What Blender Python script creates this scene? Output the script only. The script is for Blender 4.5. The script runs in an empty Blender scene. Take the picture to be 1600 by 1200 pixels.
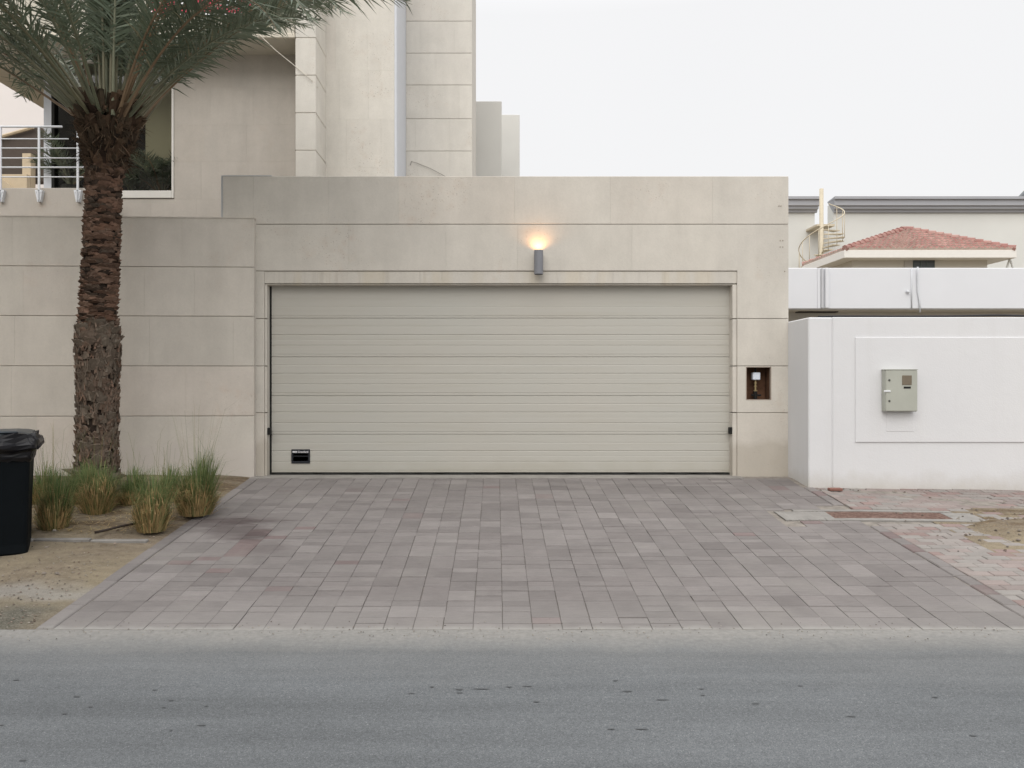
import bpy, math, random
from mathutils import Vector, Matrix
R = math.radians
sc = bpy.context.scene
C = sc.collection
rnd = random.Random(7)

# ------------------------------------------------------------------ camera
F = 1244.0; VX = 775.0; HY = 600.0; H = 1.593
cam_d = bpy.data.cameras.new('camera'); cam = bpy.data.objects.new('camera', cam_d); C.objects.link(cam)
cam_d.sensor_width = 36.0; cam_d.lens = F / 1600 * 36
cam_d.shift_x = (800 - VX) / 1600; cam_d.shift_y = 0.0
cam_d.clip_start = 0.05; cam_d.clip_end = 500
cam.location = (0, 0, H); cam.rotation_euler = (R(90), 0, 0)
sc.camera = cam
# ------------------------------------------------------------------ world: hazy white overcast
SUN_AZ, SUN_EL = R(198), R(38)          # compass style: 0 = +Y, 90 = +X ; hazy sun behind the camera
w = bpy.data.worlds.new('World'); sc.world = w; w.use_nodes = True
nt = w.node_tree; nt.nodes.clear()
out = nt.nodes.new('ShaderNodeOutputWorld'); bg = nt.nodes.new('ShaderNodeBackground')
sky = nt.nodes.new('ShaderNodeTexSky'); sky.sky_type = 'NISHITA'; sky.sun_disc = False
sky.sun_elevation = SUN_EL; sky.sun_rotation = SUN_AZ; sky.dust_density = 6; sky.air_density = 1.5
geo = nt.nodes.new('ShaderNodeTexCoord'); sep = nt.nodes.new('ShaderNodeSeparateXYZ')
nt.links.new(geo.outputs['Generated'], sep.inputs[0])
def wm(op, a, b=None, clamp=False):
    n = nt.nodes.new('ShaderNodeMath'); n.operation = op; n.use_clamp = clamp
    for i, v in enumerate((a, b)):
        if v is None: continue
        if isinstance(v, (int, float)): n.inputs[i].default_value = v
        else: nt.links.new(v, n.inputs[i])
    return n.outputs[0]
# cloud layer: even near the horizon, brighter towards the zenith as an overcast sky is
up = wm('MULTIPLY', wm('SUBTRACT', sep.outputs[2], 0.42), 1.72, True)
SKY_LOW, SKY_UP = 0.865, 1.25
lum = wm('ADD', wm('MULTIPLY', up, SKY_UP), SKY_LOW)
cn = nt.nodes.new('ShaderNodeTexNoise'); cn.inputs['Scale'].default_value = 1.6; cn.inputs['Detail'].default_value = 3
nt.links.new(geo.outputs['Generated'], cn.inputs['Vector'])
lum = wm('MULTIPLY', lum, wm('ADD', wm('MULTIPLY', cn.outputs['Fac'], 0.06), 0.97))
cl = nt.nodes.new('ShaderNodeVectorMath'); cl.operation = 'SCALE'; cl.inputs[0].default_value = (0.998, 0.994, 1.0)
nt.links.new(lum, cl.inputs['Scale'])
sk = nt.nodes.new('ShaderNodeVectorMath'); sk.operation = 'SCALE'; sk.inputs['Scale'].default_value = 0.10
nt.links.new(sky.outputs[0], sk.inputs[0])
mx = nt.nodes.new('ShaderNodeMix'); mx.data_type = 'RGBA'; mx.inputs[0].default_value = 0.93
nt.links.new(sk.outputs[0], mx.inputs[6]); nt.links.new(cl.outputs[0], mx.inputs[7])
nt.links.new(mx.outputs[2], bg.inputs[0]); bg.inputs[1].default_value = 1.0
nt.links.new(bg.outputs[0], out.inputs[0])
sd = bpy.data.lights.new('sun', 'SUN'); sd.energy = 1.45; sd.angle = R(55); sd.color = (1, 0.965, 0.92)
so = bpy.data.objects.new('sun', sd); C.objects.link(so)
sdir = Vector((math.sin(SUN_AZ) * math.cos(SUN_EL), math.cos(SUN_AZ) * math.cos(SUN_EL), math.sin(SUN_EL)))
so.rotation_euler = sdir.to_track_quat('Z', 'Y').to_euler(); so.location = (5, -5, 20)
vs = sc.view_settings
vs.view_transform = 'Standard'; vs.look = 'None'; vs.exposure = 0.14; vs.gamma = 1.0; vs.use_curve_mapping = False

# ------------------------------------------------------------------ helpers
def PX(px, D): return (px - VX) * D / F
def PZ(py, D): return H + (HY - py) * D / F
def P(px, py, D): return Vector((PX(px, D), D, PZ(py, D)))
ROAD_Y = 5.147; SLOPE = 0.0985
def ground(x, y):
    z = max(0.0, min(y, 9.73) - ROAD_Y) * SLOPE
    if x > 3.7: z -= 0.021 * (x - 3.7) * max(0, min(1, (y - 5.5) / 3.5))
    return z

class MB:
    """collects faces, builds ONE mesh object"""
    def __init__(s): s.v = []; s.f = []; s.c = []; s.m = []
    def face(s, pts, tint=(0.5, 0.5, 0.5), mi=0):
        n = len(s.v); s.v += [tuple(p) for p in pts]; s.f.append(tuple(range(n, n + len(pts)))); s.c.append(tint); s.m.append(mi)
    def mesh(s, vs_, fs, tint=(0.5, 0.5, 0.5), mi=0):
        n = len(s.v); s.v += [tuple(p) for p in vs_]
        for f in fs: s.f.append(tuple(i + n for i in f)); s.c.append(tint); s.m.append(mi)
    def box(s, x0, x1, y0, y1, z0, z1, tint=(0.5, 0.5, 0.5), bev=0.0, mi=0):
        if bev <= 0:
            v = [(x, y, z) for z in (z0, z1) for y in (y0, y1) for x in (x0, x1)]
            s.mesh(v, [(0, 2, 3, 1), (4, 5, 7, 6), (0, 1, 5, 4), (2, 6, 7, 3), (0, 4, 6, 2), (1, 3, 7, 5)], tint, mi); return
        b = min(bev, (x1 - x0) * .45, (y1 - y0) * .45, (z1 - z0) * .45)
        X = (x0, x1); Y = (y0, y1); Z = (z0, z1); sg = (1, -1); idx = {}; v = []
        for i in (0, 1):
            for j in (0, 1):
                for k in (0, 1):
                    for a in range(3):
                        p = [X[i] + sg[i] * b, Y[j] + sg[j] * b, Z[k] + sg[k] * b]
                        p[a] = (X[i], Y[j], Z[k])[a]
                        idx[(i, j, k, a)] = len(v); v.append(p)
        f = []
        for a in range(3):
            o = [q for q in range(3) if q != a]
            for sdd in (0, 1):
                q = []
                for (m, n) in ((0, 0), (1, 0), (1, 1), (0, 1)):
                    t = [0, 0, 0]; t[a] = sdd; t[o[0]] = m; t[o[1]] = n; q.append(idx[(*t, a)])
                flip = (sdd == 0) ^ (a == 1)
                f.append(tuple(reversed(q)) if flip else tuple(q))
        for a in range(3):           # edges along axis a
            o = [q for q in range(3) if q != a]
            for m in (0, 1):
                for n in (0, 1):
                    def g(e, ax):
                        t = [0, 0, 0]; t[a] = e; t[o[0]] = m; t[o[1]] = n; return idx[(*t, ax)]
                    f.append((g(0, o[0]), g(1, o[0]), g(1, o[1]), g(0, o[1])))
        for i in (0, 1):
            for j in (0, 1):
                for k in (0, 1): f.append((idx[(i, j, k, 0)], idx[(i, j, k, 1)], idx[(i, j, k, 2)]))
        s.mesh(v, f, tint, mi)
    def tube(s, pts, r, n=8, tint=(0.5, 0.5, 0.5), caps=True, mi=0):
        pts = [Vector(p) for p in pts]; rs = r if isinstance(r, (list, tuple)) else [r] * len(pts)
        rings = []; ref = None
        for i, p in enumerate(pts):
            d = (pts[min(i + 1, len(pts) - 1)] - pts[max(i - 1, 0)]).normalized()
            if ref is None: ref = Vector((0, 0, 1)) if abs(d.z) < 0.9 else Vector((1, 0, 0))
            u = d.cross(ref).normalized(); v = d.cross(u).normalized(); ref = v.cross(d) if False else ref
            rings.append([p + (u * math.cos(2 * math.pi * k / n) + v * math.sin(2 * math.pi * k / n)) * rs[i] for k in range(n)])
        vs_ = [q for rg in rings for q in rg]; fs = []
        for i in range(len(rings) - 1):
            for k in range(n):
                fs.append((i * n + k, i * n + (k + 1) % n, (i + 1) * n + (k + 1) % n, (i + 1) * n + k))
        if caps: fs.append(tuple(range(n - 1, -1, -1))); fs.append(tuple((len(rings) - 1) * n + k for k in range(n)))
        s.mesh(vs_, fs, tint, mi)
    def cyl(s, c, r, z0, z1, n=24, tint=(0.5, 0.5, 0.5), mi=0, r1=None):
        s.tube([(c[0], c[1], z0), (c[0], c[1], z1)], [r, r if r1 is None else r1], n, tint, mi=mi)
    def xform(s, M, start=0):
        for i in range(start, len(s.v)): s.v[i] = tuple(M @ Vector(s.v[i]))
    def build(s, name, mats, parent=None, smooth=False, origin=None):
        me = bpy.data.meshes.new(name)
        vv = s.v
        if origin is not None: vv = [(a - origin[0], b - origin[1], c - origin[2]) for a, b, c in vv]
        me.from_pydata(vv, [], s.f)
        at = me.attributes.new('tint', 'FLOAT_COLOR', 'FACE')
        at.data.foreach_set('color', [q for c in s.c for q in (c[0], c[1], c[2], 1.0)])
        if not isinstance(mats, (list, tuple)): mats = [mats]
        for m in mats: me.materials.append(m)
        me.polygons.foreach_set('material_index', s.m)
        if smooth: me.polygons.foreach_set('use_smooth', [True] * len(s.f))
        me.update()
        o = bpy.data.objects.new(name, me); C.objects.link(o)
        if origin is not None: o.location = origin
        if parent is not None:
            o.parent = parent
            pl = parent.get('_wl', None)
            wl = Vector(parent.location)
            q = parent.parent
            while q is not None: wl += Vector(q.location); q = q.parent
            o.location = Vector(o.location) - wl
        return o

def tag(o, label=None, cat=None, group=None, kind=None):
    if label: o['label'] = label
    if cat: o['category'] = cat
    if group: o['group'] = group
    if kind: o['kind'] = kind
    return o
def thing(name, label, cat, loc=(0, 0, 0), group=None):
    o = bpy.data.objects.new(name, None); C.objects.link(o); o.location = loc; o.empty_display_size = 0.1
    return tag(o, label, cat, group)

# ------------------------------------------------------------------ material DSL
class NM:
    def __init__(s, name):
        s.m = bpy.data.materials.new(name); s.m.use_nodes = True; s.t = s.m.node_tree; s.t.nodes.clear()
        s.o = s.t.nodes.new('ShaderNodeOutputMaterial'); s.b = s.t.nodes.new('ShaderNodeBsdfPrincipled')
        s.t.links.new(s.b.outputs[0], s.o.inputs[0]); s.b.inputs['Specular IOR Level'].default_value = 0.3
        tc = s.t.nodes.new('ShaderNodeTexCoord'); s.co = tc.outputs['Object']
        g = s.t.nodes.new('ShaderNodeNewGeometry'); s.pos = g.outputs['Position']
    def set(s, k, v):
        i = s.b.inputs[k]
        if hasattr(v, 'is_linked') or isinstance(v, bpy.types.NodeSocket): s.t.links.new(v, i)
        elif isinstance(v, (tuple, list)) and len(v) == 3: i.default_value = (*v, 1)
        else: i.default_value = v
        return s
    def _in(s, sock, v):
        if isinstance(v, bpy.types.NodeSocket): s.t.links.new(v, sock)
        elif isinstance(v, (tuple, list)) and len(v) == 3 and sock.type == 'RGBA': sock.default_value = (*v, 1)
        else: sock.default_value = v
    def math(s, op, a, b=0.0, clamp=False):
        n = s.t.nodes.new('ShaderNodeMath'); n.operation = op; n.use_clamp = clamp
        s._in(n.inputs[0], a); s._in(n.inputs[1], b); return n.outputs[0]
    def map(s, scale=(1, 1, 1), vec=None, loc=(0, 0, 0)):
        n = s.t.nodes.new('ShaderNodeMapping'); n.inputs['Scale'].default_value = scale; n.inputs['Location'].default_value = loc
        s._in(n.inputs[0], vec if vec is not None else s.pos); return n.outputs[0]
    def noise(s, scale, detail=4, vec=None, rough=0.55, dist=0.0):
        n = s.t.nodes.new('ShaderNodeTexNoise'); n.inputs['Scale'].default_value = scale; n.inputs['Detail'].default_value = detail
        n.inputs['Roughness'].default_value = rough; n.inputs['Distortion'].default_value = dist
        s._in(n.inputs['Vector'], vec if vec is not None else s.pos); return n.outputs['Fac']
    def vor(s, scale, vec=None, feature='F1', out='Distance', rand=1.0):
        n = s.t.nodes.new('ShaderNodeTexVoronoi'); n.feature = feature; n.inputs['Scale'].default_value = scale
        n.inputs['Randomness'].default_value = rand
        s._in(n.inputs['Vector'], vec if vec is not None else s.pos); return n.outputs[out]
    def rng(s, v, a, b, c=0.0, d=1.0):
        n = s.t.nodes.new('ShaderNodeMapRange'); n.clamp = True
        s._in(n.inputs[0], v)
        for i, q in enumerate((a, b, c, d)): n.inputs[i + 1].default_value = q
        return n.outputs[0]
    def mix(s, f, a, b, mode='MIX'):
        n = s.t.nodes.new('ShaderNodeMix'); n.data_type = 'RGBA'; n.blend_type = mode; n.clamp_factor = True
        s._in(n.inputs[0], f); s._in(n.inputs[6], a); s._in(n.inputs[7], b); return n.outputs[2]
    def attr(s, name='tint'):
        n = s.t.nodes.new('ShaderNodeAttribute'); n.attribute_name = name
        p = s.t.nodes.new('ShaderNodeSeparateColor'); s.t.links.new(n.outputs['Color'], p.inputs[0]); return p.outputs
    def sep(s, v=None):
        n = s.t.nodes.new('ShaderNodeSeparateXYZ'); s._in(n.inputs[0], v if v is not None else s.pos); return n.outputs
    def scale(s, col, f):
        n = s.t.nodes.new('ShaderNodeVectorMath'); n.operation = 'SCALE'; s._in(n.inputs[0], col); s._in(n.inputs['Scale'], f); return n.outputs[0]
    def bump(s, h, strength=0.4, dist=0.01, prev=None):
        n = s.t.nodes.new('ShaderNodeBump'); n.inputs['Strength'].default_value = strength; n.inputs['Distance'].default_value = dist
        s._in(n.inputs['Height'], h)
        if prev is not None: s.t.links.new(prev, n.inputs['Normal'])
        return n.outputs[0]
    def dist_to(s, p, sx=1, sy=1, sz=1):
        a = s.t.nodes.new('ShaderNodeVectorMath'); a.operation = 'SUBTRACT'; s.t.links.new(s.pos, a.inputs[0]); a.inputs[1].default_value = p
        b = s.t.nodes.new('ShaderNodeVectorMath'); b.operation = 'MULTIPLY'; s.t.links.new(a.outputs[0], b.inputs[0]); b.inputs[1].default_value = (sx, sy, sz)
        c = s.t.nodes.new('ShaderNodeVectorMath'); c.operation = 'LENGTH'; s.t.links.new(b.outputs[0], c.inputs[0]); return c.outputs['Value']

def plain(name, col, rough=0.6, metal=0.0, var=0.08, sc_=8.0, spec=0.3, bump=0.0):
    m = NM(name)
    n = m.noise(sc_, 5)
    f = m.rng(n, 0.25, 0.75, 1 - var, 1 + var)
    m.set('Base Color', m.scale(col, f)).set('Roughness', rough).set('Metallic', metal).set('Specular IOR Level', spec)
    if bump: m.set('Normal', m.bump(m.noise(sc_ * 12, 4), bump, 0.004))
    return m.m

def stone(name, a, b, pink, tintamt=0.07, dirt_top=None, splash=None, pits=0.5, streaks=0.0, bumpk=0.25):
    """limestone cladding: slab to slab tone (tint attribute), cloudy staining, shell pits, rain streaks"""
    m = NM(name); t = m.attr()
    big = m.noise(0.55, 5, rough=0.6); med = m.noise(3.0, 6, rough=0.65); fine = m.noise(45, 5, rough=0.7)
    col = m.mix(m.rng(big, 0.35, 0.65), a, b)
    col = m.mix(m.math('MULTIPLY', m.rng(t[1], 0.3, 1.0), 0.8), col, pink)
    col = m.scale(col, m.math('ADD', m.math('MULTIPLY', m.math('SUBTRACT', t[0], 0.5), 2 * tintamt), 1.0))
    col = m.scale(col, m.rng(med, 0.25, 0.75, 0.93, 1.06))
    col = m.scale(col, m.rng(fine, 0.2, 0.8, 0.94, 1.05))
    # shelly pits gathered in clusters
    clus = m.rng(m.noise(1.1, 3, m.map(loc=(4, 2, 9))), 0.52, 0.66)
    pv = m.vor(38, feature='F1'); pn = m.rng(m.noise(19, 2), 0.45, 0.6)
    pit = m.math('MULTIPLY', m.math('MULTIPLY', m.rng(pv, 0.30, 0.14), pn), m.math('MULTIPLY', clus, pits))
    col = m.mix(pit, col, (0.20, 0.15, 0.115))
    rust = m.math('MULTIPLY', clus, m.rng(m.noise(7, 4), 0.5, 0.75, 0, 0.28))
    col = m.mix(rust, col, (0.46, 0.33, 0.24))
    if streaks > 0:
        st = m.noise(1.0, 4, m.map((7.5, 7.5, 0.5)), rough=0.7); st2 = m.noise(1.0, 3, m.map((2.6, 2.6, 0.35), loc=(3, 1, 0)))
        col = m.mix(m.math('MULTIPLY', m.rng(st, 0.54, 0.68), streaks), col, (0.30, 0.27, 0.23))
        col = m.mix(m.math('MULTIPLY', m.rng(st2, 0.52, 0.62), streaks * 0.6), col, (0.50, 0.40, 0.22))
        col = m.mix(m.math('MULTIPLY', m.rng(st, 0.42, 0.30), streaks * 0.6), col, (0.56, 0.55, 0.52))
    ws = m.noise(1.0, 5, m.map((3.2, 3.2, 0.55), loc=(1, 5, 2)), rough=0.65)
    col = m.scale(col, m.rng(ws, 0.3, 0.7, 0.95, 1.045))
    zz = m.sep()[2]
    if dirt_top is not None:
        h = m.math('ADD', zz, m.math('MULTIPLY', m.noise(1.0, 4, m.map((5, 5, 0.9))), -0.30))
        col = m.mix(m.rng(h, dirt_top - 0.22, dirt_top - 0.02, 0, 0.38), col, (0.34, 0.31, 0.255))
    if splash is not None:
        h = m.math('ADD', zz, m.math('MULTIPLY', m.noise(2.2, 5), -0.34))
        edge = m.rng(h, splash[0] + 0.09, splash[0] - 0.02)
        col = m.mix(m.math('MULTIPLY', edge, splash[2]), col, splash[1])
    m.set('Base Color', col).set('Roughness', 0.85).set('Specular IOR Level', 0.2)
    nb = m.bump(m.math('SUBTRACT', m.math('ADD', fine, m.math('MULTIPLY', med, 1.5)), m.math('MULTIPLY', pit, 3.0)), bumpk, 0.006)
    m.set('Normal', nb)
    return m.m

M = {}
M['stone'] = stone('garage_limestone', (0.585, 0.553, 0.495), (0.56, 0.53, 0.478), (0.59, 0.54, 0.478), tintamt=0.025, dirt_top=4.19, splash=(0.66, (0.40, 0.36, 0.30), 0.55))
M['stone_wall'] = stone('wall_limestone', (0.585, 0.545, 0.487), (0.56, 0.525, 0.47), (0.595, 0.535, 0.478), tintamt=0.025, dirt_top=3.64, splash=(0.62, (0.58, 0.535, 0.49), 0.7), pits=0.3)
M['lintel'] = stone('lintel_stone', (0.57, 0.54, 0.485), (0.55, 0.52, 0.465), (0.57, 0.53, 0.47), streaks=0.30, pits=0.2, tintamt=0.0)
M['stone_house'] = stone('house_limestone', (0.64, 0.612, 0.555), (0.61, 0.585, 0.535), (0.64, 0.60, 0.545), tintamt=0.025, pits=0.8)
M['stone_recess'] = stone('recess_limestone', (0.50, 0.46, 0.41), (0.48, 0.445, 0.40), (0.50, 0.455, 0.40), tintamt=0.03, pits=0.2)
M['groove'] = plain('groove_mortar', (0.33, 0.29, 0.24), 0.95, var=0.2)
M['smooth_col'] = plain('column_plaster', (0.60, 0.62, 0.66), 0.6, var=0.03)

def white_plaster():
    m = NM('white_plaster')
    n = m.noise(0.8, 4); f = m.noise(60, 4)
    col = m.mix(m.rng(n, 0.3, 0.7), (0.655, 0.660, 0.675), (0.69, 0.693, 0.70))
    zz = m.sep()[2]
    h = m.math('ADD', zz, m.math('MULTIPLY', m.noise(3.5, 5, rough=0.7), -0.30))
    col = m.mix(m.rng(h, 0.44, 0.22, 0, 0.65), col, (0.50, 0.47, 0.42))
    st = m.noise(1.0, 4, m.map((6, 6, 0.4)), rough=0.6)
    col = m.mix(m.rng(st, 0.55, 0.75, 0, 0.10), col, (0.5, 0.49, 0.46))
    m.set('Base Color', col).set('Roughness', 0.75).set('Specular IOR Level', 0.25)
    m.set('Normal', m.bump(m.math('ADD', f, m.math('MULTIPLY', m.noise(6, 4), 2.0)), 0.25, 0.006)); return m.m
M['white_wall'] = white_plaster()
M['white_beam'] = plain('painted_beam', (0.68, 0.692, 0.72), 0.6, var=0.02, sc_=1.5)
M['beige_plaster'] = plain('beige_plaster', (0.60, 0.57, 0.51), 0.8, var=0.05, sc_=1.5)
M['grey_plaster'] = plain('far_plaster', (0.63, 0.635, 0.61), 0.85, var=0.05, sc_=0.5)
M['cornice'] = plain('cornice_paint', (0.35, 0.36, 0.385), 0.8, var=0.05, sc_=0.8)
M['black_rubber'] = plain('black_rubber', (0.012, 0.012, 0.011), 0.7)
M['lamp_metal'] = plain('lamp_metal', (0.20, 0.205, 0.225), 0.45, var=0.05, spec=0.5)
M['white_metal'] = plain('white_metal', (0.72, 0.74, 0.77), 0.45, var=0.04, spec=0.5)
M['cream_metal'] = plain('cream_metal', (0.55, 0.49, 0.375), 0.6, var=0.08)
M['frame_white'] = plain('window_frame_paint', (0.68, 0.66, 0.62), 0.5, var=0.04)
M['box_green'] = plain('meter_box_paint', (0.40, 0.41, 0.36), 0.5, var=0.06, sc_=5, spec=0.4)
M['box_window'] = plain('meter_box_glass', (0.16, 0.13, 0.09), 0.25, var=0.15, sc_=20, spec=0.6)
M['niche'] = plain('niche_rust', (0.12, 0.062, 0.036), 0.9, var=0.45, sc_=9, bump=0.4)
M['brass'] = plain('brass', (0.45, 0.36, 0.2), 0.4, metal=0.8, var=0.3, sc_=40)
M['white_plastic'] = plain('white_plastic', (0.72, 0.76, 0.84), 0.4)
M['bin'] = plain('bin_plastic', (0.0032, 0.005, 0.0065), 0.6, var=0.25, sc_=4, spec=0.10)
M['bag'] = plain('bin_bag', (0.007, 0.007, 0.009), 0.33, var=0.2, spec=0.28)
M['lid'] = plain('bin_lid', (0.018, 0.026, 0.033), 0.38, var=0.25, spec=0.5)
M['hose'] = plain('black_hose', (0.03, 0.02, 0.016), 0.6)
M['red_sign'] = plain('red_sign', (0.72, 0.045, 0.11), 0.5, var=0.04)
M['white_sign'] = plain('white_sign', (0.78, 0.78, 0.8), 0.5)
M['dark'] = plain('dark_room', (0.02, 0.02, 0.018), 0.9)
M['blind'] = plain('olive_blind', (0.50, 0.45, 0.33), 0.8, var=0.03)
M['rubble'] = plain('red_brick', (0.24, 0.12, 0.095), 0.9, var=0.2)
M['pebble'] = plain('pebbles', (0.30, 0.26, 0.22), 0.9, var=0.3, sc_=6)
M['white_line'] = plain('concrete_white', (0.25, 0.238, 0.222), 0.85, var=0.22, sc_=7, bump=0.3)
M['dark_gravel'] = plain('dark_marks', (0.098, 0.102, 0.105), 0.9, var=0.2)

def door_paint():
    m = NM('garage_door_paint')
    n = m.noise(0.7, 4); s = m.noise(1, 4, m.map((0.6, 1, 14)), rough=0.6)
    col = m.mix(m.rng(n, 0.3, 0.7), (0.478, 0.458, 0.410), (0.468, 0.459, 0.417))
    col = m.mix(m.rng(s, 0.5, 0.75, 0, 0.32), col, (0.40, 0.375, 0.31))
    zz = m.sep()[2]
    h = m.math('ADD', zz, m.math('MULTIPLY', m.noise(3, 5), -0.3))
    col = m.mix(m.rng(h, 0.50, 0.34, 0, 0.25), col, (0.33, 0.30, 0.22))
    m.set('Base Color', col).set('Roughness', 0.5).set('Specular IOR Level', 0.35)
    m.set('Normal', m.bump(m.noise(1, 3, m.map((1.5, 1.5, 9))), 0.12, 0.004)); return m.m
M['door'] = door_paint()

def asphalt():
    m = NM('asphalt'); p = m.sep()
    fine = m.vor(230, out='Color'); sepc = m.t.nodes.new('ShaderNodeSeparateColor'); m.t.links.new(fine, sepc.inputs[0])
    g = m.noise(220, 3, rough=0.7); big = m.noise(0.5, 4, m.map((0.5, 1.6, 1))); med = m.noise(5, 5, rough=0.65)
    streak = m.noise(1, 5, m.map((0.35, 5, 1)), rough=0.6)
    col = m.mix(m.rng(sepc.outputs[0], 0.0, 1.0), (0.100, 0.107, 0.112), (0.172, 0.181, 0.187))
    col = m.mix(m.rng(sepc.outputs[1], 0.955, 1.0, 0, .7), col, (0.30, 0.31, 0.315))
    col = m.mix(m.rng(sepc.outputs[2], 0.95, 1.0, 0, 0.5), col, (0.07, 0.076, 0.082))
    col = m.scale(col, m.rng(g, 0.25, 0.75, 0.85, 1.15))
    col = m.scale(col, m.rng(big, 0.3, 0.7, 0.88, 1.10))
    col = m.scale(col, m.rng(streak, 0.3, 0.7, 0.86, 1.10))
    col = m.scale(col, m.rng(med, 0.25, 0.75, 0.95, 1.05))
    col = m.scale(col, m.rng(m.noise(48, 4, rough=0.75), 0.3, 0.7, 0.84, 1.15))
    # sandy dust along the far edge
    y = m.math('ADD', p[1], m.math('MULTIPLY', m.noise(3.1, 8, rough=0.78), 0.50))
    d = m.rng(y, 4.96, 5.34)
    y2 = m.math('ADD', p[1], m.math('MULTIPLY', m.noise(1.1, 4), 0.9))
    d2 = m.rng(y2, 4.6, 5.5, 0, 0.28)
    dust = m.mix(m.rng(m.noise(26, 5, rough=0.7), 0.3, 0.7), (0.215, 0.208, 0.195), (0.31, 0.30, 0.28))
    col = m.mix(d2, col, dust); col = m.mix(m.math('MULTIPLY', d, 0.92), col, dust)
    # the left end carries less dust
    m.set('Base Color', col).set('Roughness', 0.9).set('Specular IOR Level', 0.25)
    m.set('Normal', m.bump(m.math('ADD', g, sepc.outputs[0]), 0.45, 0.004)); return m.m
M['asphalt'] = asphalt()

STAINS = [((-2.45, 7.75, .25), .8, .22, 1.2), ((-2.2, 7.25, .2), .25, .35, 1.1), ((PX(370, 7.4), 7.4, 0.22), 0.55, 0.55, 1.0), ((PX(330, 7.6), 7.7, 0.25), 0.7, 0.35, 0.9), ((PX(420, 6.9), 6.9, .17), 0.3, 0.4, 0.6)]
def paver(name, a, b, c, mortar=False):
    m = NM(name); t = m.attr(); p = m.sep()
    fine = m.noise(120, 5, rough=0.7); med = m.noise(6, 5, rough=0.6); big = m.noise(0.7, 4)
    brush = m.noise(1, 6, m.map((7, 75, 1)), rough=0.75)
    col = m.mix(t[0], a, b); col = m.mix(m.rng(t[1], 0.9, 0.96), col, c)
    col = m.scale(col, m.rng(t[2], 0, 1, 0.90, 1.09))
    col = m.scale(col, m.rng(fine, 0.25, 0.75, 0.90, 1.10)); col = m.scale(col, m.rng(med, 0.25, 0.75, 0.92, 1.07))
    col = m.scale(col, m.rng(brush, 0.3, 0.7, 0.85, 1.13)); col = m.scale(col, m.rng(big, 0.3, 0.7, 0.93, 1.06))
    # dusty film: heavier at the road and in patches
    y = m.math('ADD', p[1], m.math('MULTIPLY', m.noise(1.3, 5), 0.8))
    col = m.mix(m.rng(y, 6.2, 5.3, 0, 0.45), col, (0.265, 0.255, 0.24))
    y3 = m.math('ADD', p[1], m.math('MULTIPLY', m.noise(5, 4), -0.12))
    col = m.mix(m.rng(y3, 5.155, 5.10, 0, 0.9), col, (0.29, 0.28, 0.262))
    col = m.mix(m.rng(m.noise(1.6, 5, m.map(loc=(7, 3, 1))), 0.55, 0.72, 0, 0.35), col, (0.255, 0.24, 0.22))
    for pos, sx, sy, k in STAINS:
        dd = m.dist_to(pos, 1 / sx, 1 / sy, 0)
        dd = m.math('ADD', dd, m.math('MULTIPLY', m.noise(1, 5, m.map((3.5, 14, 3)), rough=0.7), 1.15))
        col = m.mix(m.rng(dd, 1.25, 0.85, 0, k * 0.55), col, (0.075, 0.058, 0.057))
    m.set('Base Color', col).set('Roughness', 0.88).set('Specular IOR Level', 0.25)
    m.set('Normal', m.bump(m.math('ADD', fine, med), 0.35, 0.003)); return m.m
M['paver'] = paver('driveway_paver', (0.172, 0.156, 0.150), (0.214, 0.197, 0.189), (0.185, 0.145, 0.140))
M['paver_side'] = paver('pavement_paver', (0.255, 0.210, 0.195), (0.262, 0.245, 0.228), (0.25, 0.185, 0.17))
M['joint_sand'] = plain('joint_sand', (0.235, 0.212, 0.186), 0.95, var=0.35, sc_=12, bump=0.3)

def sand():
    m = NM('sand_bed'); p = m.sep()
    n1 = m.noise(1.4, 6, rough=0.6); n2 = m.noise(14, 6, rough=0.7); n3 = m.noise(110, 4, rough=0.7); el = m.noise(1, 5, m.map((3, 9, 3)), rough=0.65)
    col = m.mix(m.rng(n2, 0.3, 0.7), (0.175, 0.138, 0.098), (0.275, 0.232, 0.175))
    col = m.mix(m.rng(n1, 0.40, 0.62, 0, 0.6), col, (0.30, 0.255, 0.175))
    # grey gravel by the road
    y = m.math('ADD', p[1], m.math('MULTIPLY', m.noise(1.2, 5), 0.7))
    grav = m.mix(m.rng(m.noise(60, 4, rough=0.8), 0.35, 0.65), (0.05, 0.052, 0.042), (0.22, 0.21, 0.175))
    k = m.math('MULTIPLY', m.rng(y, 6.05, 5.9), m.rng(p[0], -2.9, -3.2))
    col = m.mix(m.math('MULTIPLY', k, 0.85), col, grav)
    k2 = m.math('MULTIPLY', m.rng(y, 6.0, 6.1), m.rng(y, 6.4, 6.2))
    col = m.mix(m.math('MULTIPLY', k2, 0.65), col, (0.31, 0.30, 0.28))
    # litter and straw behind the edging
    s = m.math('MULTIPLY', m.rng(p[1], 7.1, 7.5), m.rng(el, 0.45, 0.6))
    col = m.mix(m.math('MULTIPLY', s, 0.75), col, (0.10, 0.068, 0.042))
    s2 = m.math('MULTIPLY', m.rng(p[1], 7.0, 7.6), m.rng(m.noise(1, 4, m.map((26, 60, 9))), 0.58, 0.7))
    col = m.mix(m.math('MULTIPLY', s2, 0.8), col, (0.40, 0.30, 0.17))
    col = m.scale(col, m.rng(n3, 0.2, 0.8, 0.78, 1.2)); col = m.scale(col, m.rng(el, 0.3, 0.7, 0.85, 1.1))
    m.set('Base Color', col).set('Roughness', 0.95).set('Specular IOR Level', 0.15)
    m.set('Normal', m.bump(m.math('ADD', m.math('MULTIPLY', n2, 2.0), n3), 0.7, 0.015)); return m.m
M['sand'] = sand()

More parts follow.
